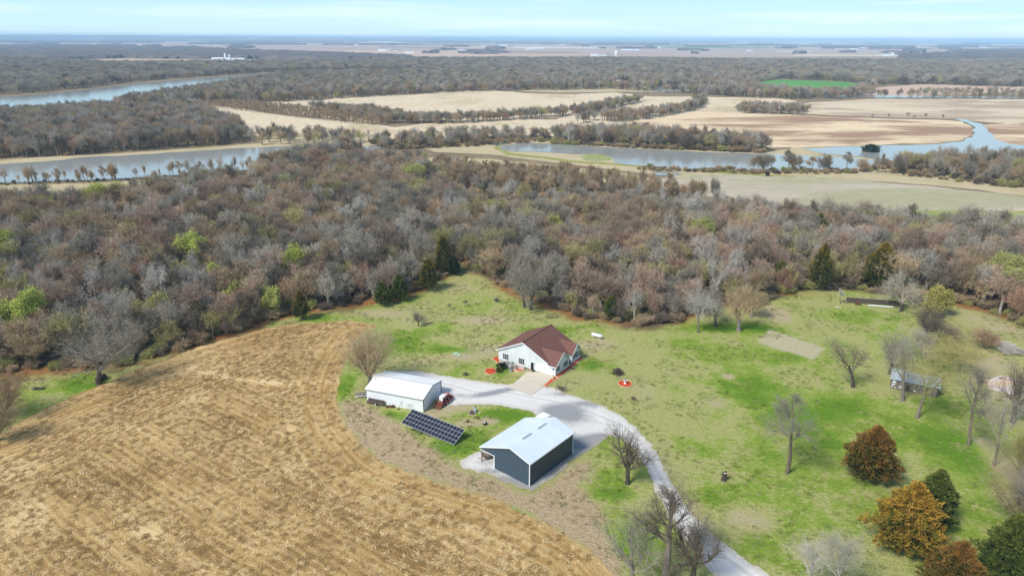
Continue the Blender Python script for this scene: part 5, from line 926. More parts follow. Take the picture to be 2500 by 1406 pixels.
e=empty('flat_trailer',WL(-16.6,1.5),'rusty trailer frame loaded with boards at the left end of the white shed','trailer',WS+.5); MB().box(-2,2,-.08,.02,.45,.6).box(-2,2,1.5,1.6,.45,.6).box(-2.,-1.85,0,1.5,.45,.6).box(1.85,2.,0,1.5,.45,.6).box(-1,-.9,0,1.5,.45,.6).box(.5,.6,0,1.5,.45,.6).build('frame',m_rust,e); m=MB(); [m.hexa([(-2.2,.1+i*.28,.62),(2.3,.2+i*.24,.62+.1*i),(2.3,.4+i*.24,.62+.1*i),(-2.2,.3+i*.28,.62),(-2.2,.1+i*.28,.68),(2.3,.2+i*.24,.70+.1*i),(2.3,.4+i*.24,.70+.1*i),(-2.2,.3+i*.28,.68)]) for i in range(5)]; m.build('boards',m_wood,e); MB().box(-2.3,2.2,-.35,-.2,.5,.62).build('rail',m_trim,e); add_wheel(e,(0,-.3,.32),.32,.18); add_wheel(e,(0,1.8,.32),.32,.18)
e=empty('scrap_pile',WL(-8.4,-.7),'small heap of dark scrap metal at the foot of the long shed wall','scrap'); rr=random.Random(5); m=MB(); [m.tube((rr.uniform(-1,1),rr.uniform(-.3,.3),rr.uniform(0,.3)),(rr.uniform(-1,1),rr.uniform(-.3,.3),rr.uniform(.2,.7)),.08,.06,6) for _ in range(14)]; m.build('pipes',m_rust,e); m=MB(); [m.ball((rr.uniform(-.9,.9),rr.uniform(-.3,.3),.2),.25,.8,8,5,.2,rr) for _ in range(5)]; m.build('tins',m_black,e)
e=empty('garden_rack',WL(-3.4,-.55),'thin wire rack leaning on the long shed wall near the solar array','rack',WS); m=MB(); [m.tube((x,0,0),(x,.25,1.7),.025,.025,5) for x in (-.8,-.3,.2,.7)]; [m.tube((-.8,.25*z/1.7,z),(.7,.25*z/1.7,z),.02,.02,5) for z in (.5,1.1,1.6)]; m.build('bars',m_steel,e)
e=empty('hand_auger',WL(-6.1,-.9),'dark pole tool propped against the long white wall','tool',WS); MB().tube((0,0,0),(.6,.8,1.9),.05,.05,6).build('pole',m_black,e); MB().tube((-.3,-.1,.1),(.3,.1,.15),.1,.1,6).build('blade',m_black,e)
# ---- dark blue barn
BR=math.atan2(-.64,.768); bn=empty('pole_barn',(3.5,109,0),'dark blue barn with pale metal roof and open lean-to','barn',BR); BL=14.0; xr,zr=-4.7,6.6; xe,ze=-12.5,3.55
sll=(zr-ze)/(xr-xe); zw=zr+sll*(-8.9-xr)
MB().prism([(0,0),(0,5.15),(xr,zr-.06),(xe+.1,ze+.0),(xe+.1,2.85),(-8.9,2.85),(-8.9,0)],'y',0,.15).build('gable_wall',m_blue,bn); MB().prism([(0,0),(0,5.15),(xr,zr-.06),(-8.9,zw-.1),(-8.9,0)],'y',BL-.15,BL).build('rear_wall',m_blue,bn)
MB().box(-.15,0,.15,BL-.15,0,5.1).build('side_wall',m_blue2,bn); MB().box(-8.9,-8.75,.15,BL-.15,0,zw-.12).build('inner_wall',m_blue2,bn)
r=MB(); r.slab([(xr,-.3,zr+.1),(.3,-.3,5.2),(.3,BL+.3,5.2),(xr,BL+.3,zr+.1)],.12).slab([(xr,-.3,zr+.1),(xr,BL+.3,zr+.1),(xe-.15,BL+.3,ze+.05),(xe-.15,-.3,ze+.05)],.12); r.build('roof',m_broof,bn)
m=MB(); 
for y0 in (3.6,8.6): m.box(xr+.1,xr+.17,y0,y0+2.7,zr+.02,zr+.17).box(xr-.17,xr-.1,y0,y0+2.7,zr+.02,zr+.17)
m.build('ridge_vent',simple('grey_vent_metal',(.22,.25,.27),(.35,.38,.4),3,.5),bn)
t_=MB(); t_.box(-.09,.09,-.1,-.004,0,5.0).box(-.02,.1,BL,BL+.08,0,5.).box(-9.0,-8.8,-.08,-.004,0,2.9); t_.box(xe,-8.9,-.08,-.004,2.83,2.95)
for (xa,za,xb,zb) in ((xr,zr+.1,.3,5.2),(xr,zr+.1,xe-.15,ze+.05)): t_.hexa([(xa,-.36,za-.2),(xb,-.36,zb-.2),(xb,-.302,zb-.2),(xa,-.302,za-.2),(xa,-.36,za+.02),(xb,-.36,zb+.02),(xb,-.302,zb+.02),(xa,-.302,za+.02)])
t_.box(.302,.36,-.3,BL+.3,5.0,5.18); t_.build('trim',m_trim,bn)
for y_ in (.1,BL/2,BL-.2): MB().box(xe+.0,xe+.22,y_,y_+.22,-.3,ze-.1).build('post',m_wood,bn)
MB().box(xe+.02,xe+.2,.1,BL,ze-.35,ze-.12).build('beam',m_trim,bn)
def BLc(x,y,z=0): c,s=math.cos(BR),math.sin(BR); return (3.5+x*c-y*s,109+x*s+y*c,z)
e=empty('utility_trailer',BLc(-12.0,3.2),'rusty mesh-sided trailer parked under the barn lean-to','trailer',BR+1.2); MB().box(-2.3,2.3,-1,1,.5,.6).build('deck',m_wood,e); m=MB()
for (a,b) in (((-2.3,-1),(2.3,-1)),((-2.3,1),(2.3,1)),((-2.3,-1),(-2.3,1))):
    for z in (.65,.95,1.25): m.tube((a[0],a[1],z),(b[0],b[1],z),.03,.03,5)
    for k in range(7): q=k/6; x=a[0]+(b[0]-a[0])*q;y=a[1]+(b[1]-a[1])*q; m.tube((x,y,.5),(x,y,1.27),.025,.025,5)
m.build('mesh_sides',m_rust,e); m=MB(); [m.tube((2.3+.08*0,-1+.25*k,.55),(2.9,-1+.25*k,1.7),.02,.02,5) for k in range(9)]; [m.tube((2.3+.6*z,-1,.55+1.15*z),(2.3+.6*z,1,.55+1.15*z),.025,.025,5) for z in (0,.33,.66,1)]; m.build('tail_gate',m_rust,e); add_wheel(e,(0,-1.1,.35),.35,.2); add_wheel(e,(0,1.1,.35),.35,.2); MB().tube((-2.3,0,.5),(-3.4,0,.45),.05,.05,6).build('tongue',m_rust,e)
e=empty('garden_tractor',BLc(-11.2,7.2),'small dark red tractor in the shade of the barn lean-to','tractor',BR); MB().box(-.35,.35,-.2,1.1,.5,.95).box(-.4,.4,-.8,-.2,.45,.7).build('hood',m_red,e); MB().box(-.25,.25,-.75,-.35,.7,.8).box(-.25,.25,-.8,-.7,.8,1.15).build('seat',m_black,e); [add_wheel(e,(x,y,r_),r_,.2,'x') for x,y,r_ in ((-.5,-.55,.42),(.5,-.55,.42),(-.42,.8,.27),(.42,.8,.27))]; MB().tube((0,-.1,.95),(0,-.25,1.15),.02,.02,5).tube((-.0,-.25,1.14),(0,-.27,1.17),.18,.18,12).build('steering_wheel',m_black,e)
# cargo trailer behind barn
e=empty('cargo_trailer',BLc(-11.2,17.7),'white enclosed cargo trailer parked behind the dark blue barn','trailer',BR); MB().prism([(-1.1,.5),(1.1,.5),(1.1,2.45),(.95,2.62),(-.95,2.62),(-1.1,2.45)],'y',-2.3,2.3).prism([(-1.05,.55),(1.05,.55),(1.05,2.4),(-1.05,2.4)],'y',2.3,2.6).build('body',m_trim,e); MB().box(-1.12,-1.1,-2.3,2.3,.5,.6).box(1.1,1.12,-2.3,2.3,.5,.6).build('side_trim',m_steel,e); [add_wheel(e,(x,y,.34),.34,.2,'x') for x in (-1.15,1.15) for y in (-.5,.4)]; MB().box(-.9,.9,-2.33,-2.3,.7,2.3).build('rear_door',m_trim,e); MB().tube((0,2.6,.5),(0,3.7,.5),.06,.06,6).build('tongue',m_steel,e)
# ---- solar array
A_=np.array(G(980,1032,.4));B_=np.array(G(1108,1085,.4)); dv=B_-A_; SL=float(np.linalg.norm(dv)); SR=math.atan2(dv[1],dv[0]); e=empty('solar_array',(A_[0],A_[1],.4),'ground mounted array of dark solar panels in a white grid','solar panels',SR); DY,DZ=3.75,1.65; nc,nr=16,4
def S(u,w,o=0): return (u*SL,w*DY-o*.4,w*DZ+o*.9)
for r_ in range(nr):
    for c_ in range(nc):
        g_=.035; u0,u1=(c_+g_)/nc,(c_+1-g_)/nc; w0,w1=(r_+g_)/nr,(r_+1-g_)/nr
        MB().hexa([S(u0,w0,.03),S(u1,w0,.03),S(u1,w1,.03),S(u0,w1,.03),S(u0,w0,.06),S(u1,w0,.06),S(u1,w1,.06),S(u0,w1,.06)]).build('solar_panel',m_pv,e)
MB().hexa([S(0,0,-.02),S(1,0,-.02),S(1,1,-.02),S(0,1,-.02),S(-.003,-.01,.035),S(1.003,-.01,.035),S(1.003,1.01,.035),S(-.003,1.01,.035)]).build('frame',simple('silver_panel_frame',(.55,.57,.6),None,2,.4,.5),e)
for k in range(5):
    u=.08+.84*k/4; q=SL*u; 
    for w in (.12,.88):
        x_,y_=q,w*DY; gx=A_[0]+x_*math.cos(SR)-y_*math.sin(SR); gy=A_[1]+x_*math.sin(SR)+y_*math.cos(SR); MB().tube((x_,y_,float(hz(gx,gy))-.4-.2),(x_,y_,w*DZ-.05),.07,.07,8).build('post',m_steel,e)
# ---- loaded red trailer by the white shed
tp_=P(1086,982); e=empty('equipment_trailer',tp_,'dark red equipment trailer with lowered rusty ramp beside the white shed','trailer',R_(62)); MB().box(-2.6,2.2,-1,1,.55,.68).box(-2.6,2.2,-1.06,-1,.5,.95).box(-2.6,2.2,1.,1.06,.5,.95).box(2.14,2.2,-1,1,.68,1.0).build('deck',m_red,e); MB().hexa([(-3.6,-.95,.02),(-2.6,-.95,.5),(-2.6,.95,.5),(-3.6,.95,.02),(-3.6,-.95,.12),(-2.6,-.95,.62),(-2.6,.95,.62),(-3.6,.95,.12)]).build('ramp',m_rust,e)
for s_ in (-1,1): 
    MB().box(-1.3,1.0,min(s_*1.06,s_*1.35),max(s_*1.06,s_*1.35),.78,.84).build('fender',m_red,e)
    for x in (-.65,.35): add_wheel(e,(x,s_*1.2,.38),.38,.22)
MB().tube((2.2,-.8,.6),(3.4,0,.55),.06,.06,6).tube((2.2,.8,.6),(3.4,0,.55),.06,.06,6).build('tongue',m_red,e)
c_,s_=math.cos(R_(62)),math.sin(R_(62)); e=empty('skid_loader',(tp_[0]-.1*c_,tp_[1]-.1*s_,tp_[2]+.69),'white and dark red skid loader carried on the equipment trailer','loader',R_(62)); MB().box(-.9,1.2,-.55,.55,.25,1.1).build('body',m_red,e); MB().box(-1.5,.1,-.5,.5,1.45,1.58).box(-1.5,-1.42,-.5,.5,.5,1.45).box(-1.5,0,.44,.5,1.1,1.45).box(-1.5,0,-.5,-.44,1.1,1.45).build('cab',m_trim,e); MB().box(.2,1.3,-.48,.48,1.1,1.35).build('engine_cover',simple('faded_red',(.45,.18,.15),(.6,.3,.25),2,.6),e)
for q in (-1,1): MB().hexa([(1.2,q*.7-.06,1.2),(-1.7,q*.7-.06,.6),(-1.7,q*.7+.06,.6),(1.2,q*.7+.06,1.2),(1.2,q*.7-.06,1.4),(-1.7,q*.7-.06,.75),(-1.7,q*.7+.06,.75),(1.2,q*.7+.06,1.4)]).build('lift_arm',m_red,e); [add_wheel(e,(x,q*.66,.33),.33,.22) for x in (-.6,.6)]
MB().hexa([(-2.2,-.85,.05),(-1.7,-.85,.05),(-1.7,.85,.05),(-2.2,.85,.05),(-1.8,-.85,.6),(-1.7,-.85,.6),(-1.7,.85,.6),(-1.8,.85,.6)]).build('bucket',m_rust,e)
# ---- yard things
wp=P(1158,1008); e=empty('well_house',wp,'pale blue hand pump hydrant on a square timber frame in the yard','well pump',R_(-10)); m=MB(); q=1.25; m.box(-q,q,-q,-q+.15,0,.14).box(-q,q,q-.15,q,0,.14).box(-q,-q+.15,-q+.15,q-.15,0,.14).box(q-.15,q,-q+.15,q-.15,0,.14); m.build('timber_frame',m_edge,e); MB().box(-q+.15,q-.15,-q+.15,q-.15,-.1,.05).build('soil',m_dwood,e); MB().tube((.1,.6,0),(.1,.6,1.25),.26,.24,10).box(-.4,-.15,.5,.75,.7,1.15).build('tank',simple('pale_blue_tank',(.45,.60,.65),None,3,.5),e); MB().ball((.1,.6,1.35),.2,.8,8,5,.2,random.Random(3)).tube((.1,.6,1.3),(.45,.6,1.45),.04,.04,5).build('pump_head',m_rust,e)
e=empty('tree_stump',P(1141,1030),'small rusty stump in the yard near the end of the solar array','stump'); MB().tube((0,0,-.1),(.05,0,.35),.38,.28,9).tube((.2,.1,0),(.5,.3,.1),.12,.06,5).build('wood',m_rust,e)
e=empty('fire_pot',P(1184,1036),'black round pot with white lid on a bare patch of the yard','pot'); MB().tube((0,0,0),(0,0,.5),.35,.45,12).build('bowl',m_black,e); MB().tube((-.1,0,.5),(-.1,0,.58),.22,.18,10).build('lid',m_trim,e)
rr=random.Random(9); e=empty('leaf_pile',P(1163,1019),'little heap of brown debris just below the well frame','debris pile'); m=MB(); [m.ball((rr.uniform(-.7,.7),rr.uniform(-.3,.3),.08),rr.uniform(.1,.25),.6,6,4,.25,rr) for _ in range(9)]; m.build('debris',m_rust,e)
for i,(px,py,r_,l) in enumerate([(1112,864,.75,'left pale green septic lid in the meadow'),(1121,867,.62,'right pale green septic lid in the meadow')]): e=empty('septic_lid',P(px,py),l,'tank lid',group='septic lids in the meadow'); MB().tube((0,0,-.1),(0,0,.2),r_,r_,16).build('ring',m_green,e); MB().tube((0,0,.2),(0,0,.27),r_*.6,r_*.55,12).build('cap',simple('pale_green_lid',(.5,.62,.45),None,3,.6),e)
# propane tank
tk=P(1457,825); e=empty('propane_tank',tk,'white propane tank lying on blocks on the lawn','propane tank',R_(-32)); m=MB(); m.tube((-1.35,0,.85),(1.35,0,.85),.5,.5,16); m.build('shell',m_trim,e,True); m=MB(); [m.tube((s*1.35,0,.85),(s*1.62,0,.85),.5,.30,16) for s in (-1,1)]; m.build('end_cap',m_trim,e); MB().tube((0,0,1.33),(0,0,1.5),.18,.16,10).build('valve_dome',simple('blue_grey_dome',(.3,.45,.5),None,3,.5),e); MB().box(-1.0,-.8,-.45,.45,-.1,.45).box(.8,1.0,-.45,.45,-.1,.45).build('block',M_conc,e)
# garden swing, fence panel, feeder pole, stump
sw=P(1370,954); e=empty('garden_swing',sw,'wooden garden swing on an A-frame beside the gravel drive','swing',R_(-30)); m=MB()
for x in (-1.15,1.15): m.tube((x,-.7,0),(x,0,1.9),.06,.06,6).tube((x,.7,0),(x,0,1.9),.06,.06,6).tube((x,-.35,.95),(x,.35,.95),.04,.04,6)
m.tube((-1.3,0,1.9),(1.3,0,1.9),.06,.06,6); m.build('frame',m_wood,e); m=MB(); [m.box(-.8,.8,-.3+.13*i,-.2+.13*i,.48,.52) for i in range(5)]; m.build('seat',m_dwood,e); m=MB(); [m.box(-.8,.8,.33,.37,.55+.14*i,.65+.14*i) for i in range(4)]; m.build('backrest',m_dwood,e); m=MB(); [m.tube((x,y,.5),(x,0,1.9),.012,.012,4) for x in (-.75,.75) for y in (-.25,.3)]; m.build('chain',m_steel,e)
fp=P(1348,777); e=empty('trellis_panel',fp,'dark wooden lattice panel standing on the meadow behind the house','trellis',R_(12)); m=MB(); [m.box(-1.9+.47*i,-1.84+.47*i,-.03,.03,0,1.5) for i in range(9)]; m.build('picket',m_dwood,e); MB().box(-1.95,1.95,-.05,.05,0.05,.15).box(-1.95,1.95,-.05,.05,1.4,1.5).box(-1.95,1.95,-.05,.05,.75,.82).build('rail',m_dwood,e); m=MB(); [m.hexa([(x,-.04,.15),(x+.06,-.04,.15),(x+.06,.04,.15),(x,.04,.15),(x+.4,-.04,1.4),(x+.46,-.04,1.4),(x+.46,.04,1.4),(x+.4,.04,1.4)]) for x in (-.9,-.4,.1)]; m.build('brace',m_dwood,e)
e=empty('bird_feeder',P(1275,810),'thin pole with crossbar feeder behind the house roof','bird feeder'); MB().tube((0,0,0),(0,0,1.9),.06,.05,6).tube((-.5,0,1.8),(.5,0,1.8),.04,.04,5).build('pole',m_dwood,e); MB().box(-.6,-.35,-.12,.12,1.55,1.85).build('feeder',m_wood,e)
st=P(1767,1172); e=empty('broken_snag',st,'tall broken tree stump standing in a bare ring on the lawn','stump'); m=MB(); m.tube((0,0,-.1),(0,0,.25),.62,.46,10).tube((0,0,.25),(.05,0,1.7),.46,.40,10).tube((-.25,0,1.6),(-.45,-.1,2.05),.15,.09,6).tube((.2,0,1.6),(.3,.1,2.15),.17,.1,6).tube((0,.1,1.6),(0,.2,1.95),.14,.1,6).tube((-.35,0,1.3),(-.85,-.1,1.65),.1,.07,5); m.build('trunk',M_bk['dark'],e); MB().tube((.05,0,1.7),(.05,0,1.74),.36,.33,10).build('cut_face',m_limb,e)
e=empty('garden_statue',HL(.35,-1.6,.1),'small pale figure ornament in the red strip by the concrete pad','ornament'); MB().tube((0,0,0),(0,0,.2),.22,.2,8).tube((0,0,.2),(0,0,.8),.16,.12,8).ball((0,0,.93),.13,1.1,8,6).build('figure',m_edge,e)
for i,(a,b,l) in enumerate([((1357,921),(1366,927),'cream board lying across the corner of the red strip'),((1391,899),(1404,903),'dark board lying on the lawn at the garage corner')]):
    a_=P(*a);b_=P(*b); d_=Vector(b_)-Vector(a_); e=empty('plank',a_,l,'board',math.atan2(d_.y,d_.x)); MB().box(0,d_.length,-.12,.12,.12,.22).build('board',m_edge if i==0 else m_dwood,e)
# black bundles by the wide oak
for i,(px,py,r_,l) in enumerate([(243,932,.85,'taller black bundle leaning on the trunk of the wide grey oak'),(255,925,.8,'lower black bundle right of the wide grey oak')]): e=empty('black_bundle',P(px,py),l,'tarp bundle'); m=MB(); m.ball((0,0,r_*.8),r_,.95 if i else 1.3,9,6,.18,random.Random(i)); m.build('tarp',m_bag,e); MB().tube((-.9*r_,0,r_*.8),(.9*r_,.1,r_*.85),.03,.03,5).build('rope',m_steel,e)
rr=random.Random(3); e=empty('brush_heap',P(95,950),'low dark brush heap on the grass at far left','brush pile'); m=MB(); [m.tube((rr.uniform(-1.6,1.6),rr.uniform(-.7,.7),rr.uniform(0,.3)),(rr.uniform(-1.6,1.6),rr.uniform(-.7,.7),rr.uniform(.1,.6)),.07,.03,5) for _ in range(40)]; m.build('branches',m_dwood,e)
# old feed bunk
a_=P(2066,742);b_=P(2204,752); d_=Vector(b_)-Vector(a_); FL=d_.length; e=empty('feed_bunk',(a_[0],a_[1],0),'long old plank feed bunk with leaning posts at the wood edge','feed bunk',math.atan2(d_.y,d_.x)); MB().box(0,FL,.9,1.05,.6,1.9).build('back_boards',m_dwood,e); MB().box(-.1,FL+.1,.85,1.1,1.9,2.0).build('top_rail',m_wood,e)
for x in (0,FL): MB().hexa([(x-.12,-.3,0),(x+.12,-.3,0),(x+.12,-.05,0),(x-.12,-.05,0),(x-.12,.8,2),(x+.12,.8,2),(x+.12,1.05,2),(x-.12,1.05,2)]).build('leaning_post',m_wood,e)
for k in range(1,5): MB().box(FL*k/5-.08,FL*k/5+.08,1.05,1.2,0,1.9).build('post',m_wood,e)
c0=P(2118,746); e=empty('white_pipe',(c0[0],c0[1]-.6,.0),'long white pipe lying in front of the feed bunk','pipe',math.atan2(d_.y,d_.x)); MB().tube((0,0,.35),(7.2,0,.35),.22,.22,10).build('tube',m_trim,e); MB().box(.5,.7,-.3,.3,0,.15).box(6.3,6.5,-.3,.3,0,.15).build('support',m_dwood,e)
e=empty('rusty_barrel',P(2094,744),'rusty barrel lying beside the left end of the feed bunk','barrel',R_(-8)); MB().tube((-.75,0,.5),(.75,0,.5),.5,.5,14).build('drum',m_rust,e); MB().tube((-.3,0,.5),(-.25,0,.5),.53,.53,14).tube((.25,0,.5),(.3,0,.5),.53,.53,14).build('hoop',m_dwood,e)
e=empty('rock_pile',P(2047,751),'small pile of stones at the foot of the slim sapling','rocks'); rr=random.Random(4); m=MB(); [m.ball((rr.uniform(-.7,.7),rr.uniform(-.4,.4),.12),rr.uniform(.15,.32),.7,7,5,.2,rr) for _ in range(9)]; m.build('stones',m_limb,e)
e=empty('cut_logs',P(2440,752),'dark cut logs heaped at the right wood edge','log pile'); m=MB(); [m.tube((rr.uniform(-2.4,2.2),rr.uniform(-.5,.5),rr.uniform(.2,.6)),(rr.uniform(-2.2,2.4),rr.uniform(-.5,.5),rr.uniform(.2,.8)),.2,.17,7) for _ in range(9)]; m.build('logs',m_dwood,e); m=MB(); [m.ball((rr.uniform(-2.4,2.2),-.6,.3),.2,1,6,4) for _ in range(4)]; m.build('cut_ends',m_limb,e)
# old shed
OS=math.atan2(-.485,.874); e=empty('old_shed',(92.6,148.7,0),'old log shed with weathered tin roof among bare trees','shed',OS); OL,OD=9.9,5.4
MB().box(0,OL,0,.2,0,2.65).build('front_wall',m_log,e); MB().prism([(0,0),(OD,0),(OD,2.6),(OD/2,3.9),(0,2.6)],'x',OL-.2,OL-.002).build('right_wall',simple('grey_boards',(.16,.14,.125),(.24,.21,.19),2,.95,rib=(1,.25,.4)),e); MB().prism([(0.2,0),(OD,0),(OD,2.6),(OD/2,3.9),(0.2,2.7)],'x',.002,.2).box(0.2,OL-.2,OD-.2,OD,0,2.6).build('rear_walls',m_log,e)
MB().slab([(-.35,-.4,2.62),(OL+.35,-.4,2.62),(OL+.35,OD/2,4.12),(-.35,OD/2,4.12)],.07).slab([(-.35,OD/2,4.12),(OL+.35,OD/2,4.12),(OL+.35,OD+.4,2.62),(-.35,OD+.4,2.62)],.07).build('roof',m_tin,e)
rr=random.Random(8)
for x,z,w,h in ((.3,2.1,.4,.3),(.3,1.6,.75,.5),(.2,1.0,.7,.3),(.15,.45,.4,.22),(.9,.35,.35,.2),(1.75,.5,.7,.35),(1.95,1.0,.6,.25),(4.9,.4,.55,.3)): MB().box(x,x+w,-.04,-.002,z,z+h).build('white_patch',m_trim,e)
MB().box(3.2,4.0,-.03,-.001,.1,1.9).build('door',m_dwood,e)
# rubble pad
pts=RUB; cx,cy=sum(p[0] for p in pts)/len(pts),sum(p[1] for p in pts)/len(pts); e=empty('rubble_pad',(cx,cy,0),'broken pale concrete slab with rubble near the right edge','rubble'); q=[(p[0]-cx,p[1]-cy,.25) for p in pts]; A=sum(q[i][0]*q[(i+1)%len(q)][1]-q[(i+1)%len(q)][0]*q[i][1] for i in range(len(q))); q=q if A>0 else q[::-1]; MB().slab(q,.5).build('slab',m_limb,e)
rr=random.Random(12); m=MB(); 
for _ in range(70): x,y=rr.uniform(-5,2.5),rr.uniform(-.5,3.2); s=rr.uniform(.12,.4); m.ball((x,y,.3+s*.3),s,.7,6,4,.3,rr)
m.build('rubble',m_edge,e); m=MB(); 
for _ in range(50): x,y=rr.uniform(-.5,6),rr.uniform(1.2,4.6); m.tube((x,y,.3),(x+rr.uniform(-1,1),y+rr.uniform(-.6,.6),rr.uniform(.3,.9)),.08,.05,5)
m.build('rusty_scrap',m_rust,e)
wt,wc=tree_meshes(931,'shrub',1.6,7,tw='pale',bk='pale',twn=2,rt=.03); p=P(2468,858); one_tree('brush_pile',p,wt,wc,'pale whitish brush pile right of the reddish shrub','brush pile')
# duck blind on the marsh pond
p=P(2125,371); e=empty('duck_blind',(p[0],p[1],Z0+.45),'dark brushy floating blind standing in the marsh pond','blind'); me=needles('brush',881,5,13,M_ced['dark'],500,shape=0,base=.02); link('brush',me,e); MB().box(-5.5,5.5,-2.5,2.5,-.2,1.2).build('hull',m_dwood,e)
e=empty('deer_feeder',P(1873,430),'small black box blind at the edge of the hay meadow','blind'); MB().box(-1,1,-1,1,.6,2.6).build('cabin',m_black,e); MB().box(-.9,-.7,-.9,-.7,-.1,.6).box(.7,.9,-.9,-.7,-.1,.6).box(-.9,-.7,.7,.9,-.1,.6).box(.7,.9,.7,.9,-.1,.6).build('leg',m_dwood,e)
# ---- distant farm buildings
m_fw=simple('far_white_wall',(.80,.82,.85),None,.1,.7); m_fr=simple('far_grey_roof',(.62,.66,.70),(.75,.78,.80),.1,.7)
def farm(px,py,L,Wd,Hh,rot,label,group,name='farm_building',roof=None,wall=None):
    x,y=G(px,py,ZF); e=empty(name,(x,y,ZF-.2),label,'silo' if name=='silo' else 'building',rot,group)
    if name=='silo': MB().tube((0,0,0),(0,0,Hh),Wd/2,Wd/2,14).build('cylinder',m_fw,e); MB().ball((0,0,Hh),Wd/2,.5,14,6).build('dome',m_fr,e); return
    MB().prism([(-Wd/2,0),(Wd/2,0),(Wd/2,Hh*.62),(0,Hh*.95),(-Wd/2,Hh*.62)],'x',-L/2,L/2).build('wall',wall or m_fw,e); MB().slab([(-L/2-.5,-Wd/2-.5,Hh*.62),(L/2+.5,-Wd/2-.5,Hh*.62),(L/2+.5,0,Hh),(-L/2-.5,0,Hh)],.2).slab([(-L/2-.5,0,Hh),(L/2+.5,0,Hh),(L/2+.5,Wd/2+.5,Hh*.62),(-L/2-.5,Wd/2+.5,Hh*.62)],.2).build('roof',roof or m_fr,e)
m_fd=simple('far_dark_roof',(.12,.12,.13),None,.1,.8); rr=random.Random(21)
CL=[('white farm building on the pinkish field beyond the big river','farmstead beyond the big river',[(533,147,45,14,9),(548,148,40,16,8),(556,148,26,14,9),(568,148,36,14,8),(580,147,40,15,8),(590,147.5,22,12,8)],None),('pale house among the blue woods far left','houses in the far left woods',[(266,135,40,14,10),(303,134,30,14,9),(312,135,26,12,9),(180,136,18,10,8)],None),('white building of the farm on the green strip beyond the valley wood','farm on the green strip',[(1452,138,40,18,10),(1464,139,46,18,11),(1476,138,34,16,10),(1485,138,26,12,8)],None),
('white building of the large farm at the right edge of the plain','large farm on the right plain',[(2150,136,50,20,9),(2164,134.5,44,18,10),(2178,134,40,18,11),(2190,136,46,18,9),(2170,138,50,18,8)],None),('grey-white house in the valley wood above the hedge','houses in the valley wood',[(1506,205,15,9,7),(1527,205,10,8,6)],None),('pale building of the farm left of centre on the plain','farm left of centre on the plain',[(935,126,60,22,11),(950,125.5,40,20,10),(968,125,40,18,10)],None),
('white building of the farm on the middle plain','farm on the middle plain',[(1305,121,60,24,14),(1322,121,50,24,14),(1290,122.5,50,20,9),(1135,127,70,22,11),(1145,127,40,20,11)],None),('white speck of a farm building on the far plain','farm buildings on the far plain',[(870,111,90,30,12),(915,110.6,110,34,12),(1180,115,80,30,12),(1228,112.5,80,30,12),(1600,118,90,30,12),(1610,118,60,26,12),(1530,123.5,80,22,10),(1548,124,70,22,10),(1556,124,60,22,10),(1850,113,90,30,12),(1865,112,70,30,12),(2050,121,70,24,11),(2085,122,70,24,11),(2100,123,60,22,11),(1688,124,60,22,11),(560,105,140,40,12),(585,105,120,40,12),(690,104,140,40,12),(1232,113,60,28,12),(2400,118,110,30,12),(320,107,90,30,12),(330,107.4,80,26,12),(120,106,90,30,12),(135,106.6,80,28,12),(1000,131,50,18,9),(2105,118,60,24,11),(2290,119,90,26,12),(1830,126,40,18,9)],None)]
_tens={20:'twentieth',30:'thirtieth'}
ORDL=['first','second','third','fourth','fifth','sixth','seventh','eighth','ninth','tenth','eleventh','twelfth','thirteenth','fourteenth','fifteenth','sixteenth','seventeenth','eighteenth','nineteenth','twentieth']+['twenty-'+q for q in ('first','second','third','fourth','fifth','sixth','seventh','eighth','ninth')]+['thirtieth','thirty-first']
for lab,grp,bl,_ in CL:
    srt=sorted(b_[0] for b_ in bl)
    for i,(px,py,L,Wd,Hh) in enumerate(bl): farm(px,py,L,Wd,Hh,rr.choice([0,.1,-.15,1.5]),ORDL[srt.index(px)]+' from left: '+lab,grp,roof=rr.choice([m_fr,m_fr,m_fd]))
farm(1503,138,10,14,26,0,'square white tower block at the right of the green-strip farm','farm on the green strip',roof=m_fw)
farm(551,147,0,7,22,0,'left silo above the farmstead beyond the big river',None,'silo'); farm(561,147,0,6,19,0,'right silo above the farmstead beyond the big river',None,'silo')
# ---- loose straw on the stubble field
def litter_mesh(seed,n,half,mat,lmin,lmax,w,zs=.10):
    rg=np.random.default_rng(seed); c=np.stack([rg.uniform(-half,half,n),rg.uniform(-half,half,n),rg.uniform(.01,zs,n)],1); a=rg.uniform(0,6.28,n); L=rg.uniform(lmin,lmax,n)/2; ti=rg.normal(0,.35,n); d=np.stack([np.cos(a)*np.cos(ti),np.sin(a)*np.cos(ti),np.sin(ti)],1)*L[:,None]; k=np.stack([-np.sin(a),np.cos(a),rg.normal(0,.4,n)],1)*w
    V=np.stack([c-d-k,c+d-k,c+d+k,c-d+k],1).reshape(-1,3); V[:,2]=np.maximum(V[:,2],.005); return mesh_np('straw',V,np.arange(4*n).reshape(-1,4),mat)
m_straw=bark('loose_straw',(.66,.48,.23),(.80,.63,.36),.4); m_straw2=bark('old_straw',(.26,.16,.06),(.36,.24,.095),.5)
SP=[litter_mesh(1,14,.5,m_straw,.12,.45,.026),litter_mesh(2,10,.5,m_straw,.12,.4,.03),litter_mesh(3,18,.5,m_straw2,.15,.5,.035),litter_mesh(4,16,.5,m_straw2,.2,.6,.03)]
X,Y=np.meshgrid(np.arange(-150,40,.72),np.arange(60,200,.72)); rg=np.random.default_rng(6); X=(X+rg.uniform(-.36,.36,X.shape)).ravel();Y=(Y+rg.uniform(-.36,.36,Y.shape)).ravel(); m_=(sd(X,Y,FIELD)>.6)&(Y>62); X=X[m_];Y=Y[m_]
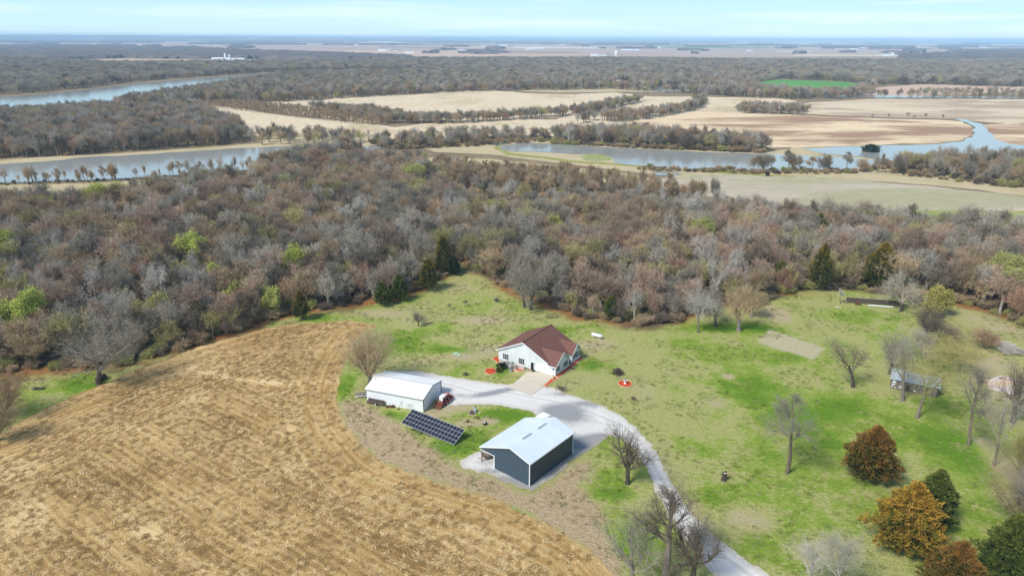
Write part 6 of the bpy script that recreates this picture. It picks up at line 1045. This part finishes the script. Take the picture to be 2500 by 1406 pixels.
rr_=f_rows(X,Y); ph=np.abs(np.sin(rr_[0]*1000*math.pi/1.52)); sw_=fbm(rr_[0]*1000/3.1,0*X+.5,4,2); pr_=.09+.30*ph**3+.28*(sw_>.56)+.25*(fbm(X/5,Y/5,8)>.62); m_=rg.uniform(0,1,len(X))<pr_*1.15; X=X[m_];Y=Y[m_]; n=len(X); print('straw',n)
gn_scatter('loose_straw',SP,np.stack([X,Y,hz(X,Y)+.035],1),rg.uniform(0,6.28,n),np.ones((n,3))*rg.uniform(.8,1.3,(n,1)),rg.integers(0,4,n))
# ---- grass tufts on the lawn
m_tuft=bark('green_tufts',(.10,.15,.025),(.16,.20,.045),.6); m_tuft2=bark('dry_tufts',(.36,.31,.15),(.45,.38,.2),.5)
def tuft(seed,n,half,mat,h):
    rg=np.random.default_rng(seed); c=np.stack([rg.uniform(-half,half,n),rg.uniform(-half,half,n),np.zeros(n)],1); a=rg.uniform(0,6.28,n); w=.05; d=np.stack([np.cos(a),np.sin(a),0*a],1)*w; t_=c+np.stack([rg.normal(0,.08,n),rg.normal(0,.08,n),rg.uniform(.4,1,n)*h],1)
    V=np.stack([c-d,c+d,t_+d*.3,t_-d*.3],1).reshape(-1,3); return mesh_np('tuft',V,np.arange(4*n).reshape(-1,4),mat)
TF=[tuft(1,60,.7,m_tuft,.16),tuft(2,40,.5,m_tuft,.2),tuft(3,60,.8,m_tuft2,.16),tuft(4,30,.4,m_tuft2,.22)]
X,Y=np.meshgrid(np.arange(-140,210,1.5),np.arange(70,250,1.5)); X=(X+rg.uniform(-.7,.7,X.shape)).ravel();Y=(Y+rg.uniform(-.7,.7,Y.shape)).ravel(); nn_=fbm(X/7,Y/5,18)
hx=np.array([HL(-18,-1)[:2],HL(1.2,-6.5)[:2],HL(1.2,14)[:2],HL(-18,14)[:2]])
m_=(sd(X,Y,FIELD)<-1)&(sd(X,Y,GRAVEL)<-.8)&(sd(X,Y,PAD)<-.3)&(sd(X,Y,WOODS)<1)&(nn_>.52)&~inside(X,Y,[tuple(q) for q in hx]); X=X[m_];Y=Y[m_]; nn_=nn_[m_]; n=len(X)
gn_scatter('grass_tufts',TF,np.stack([X,Y,hz(X,Y)-.01],1),rg.uniform(0,6.28,n),np.ones((n,3))*rg.uniform(.7,1.2,(n,1)),np.where(rg.uniform(0,1,n)<.62,rg.integers(0,2,n),rg.integers(2,4,n)))
# ---- haze
t=bpy.data.materials.new('air_haze'); t.use_nodes=True; nt=t.node_tree; nt.nodes.clear(); o_=nt.nodes.new('ShaderNodeOutputMaterial'); v_=nt.nodes.new('ShaderNodeVolumePrincipled'); v_.inputs['Density'].default_value=1/11000.; v_.inputs['Color'].default_value=(.50,.76,1,1); v_.inputs['Anisotropy'].default_value=-.15; nt.links.new(v_.outputs[0],o_.inputs['Volume'])
tag(MB().box(-56000,56000,-2000,56000,-6,108).build('haze',t),kind='stuff')
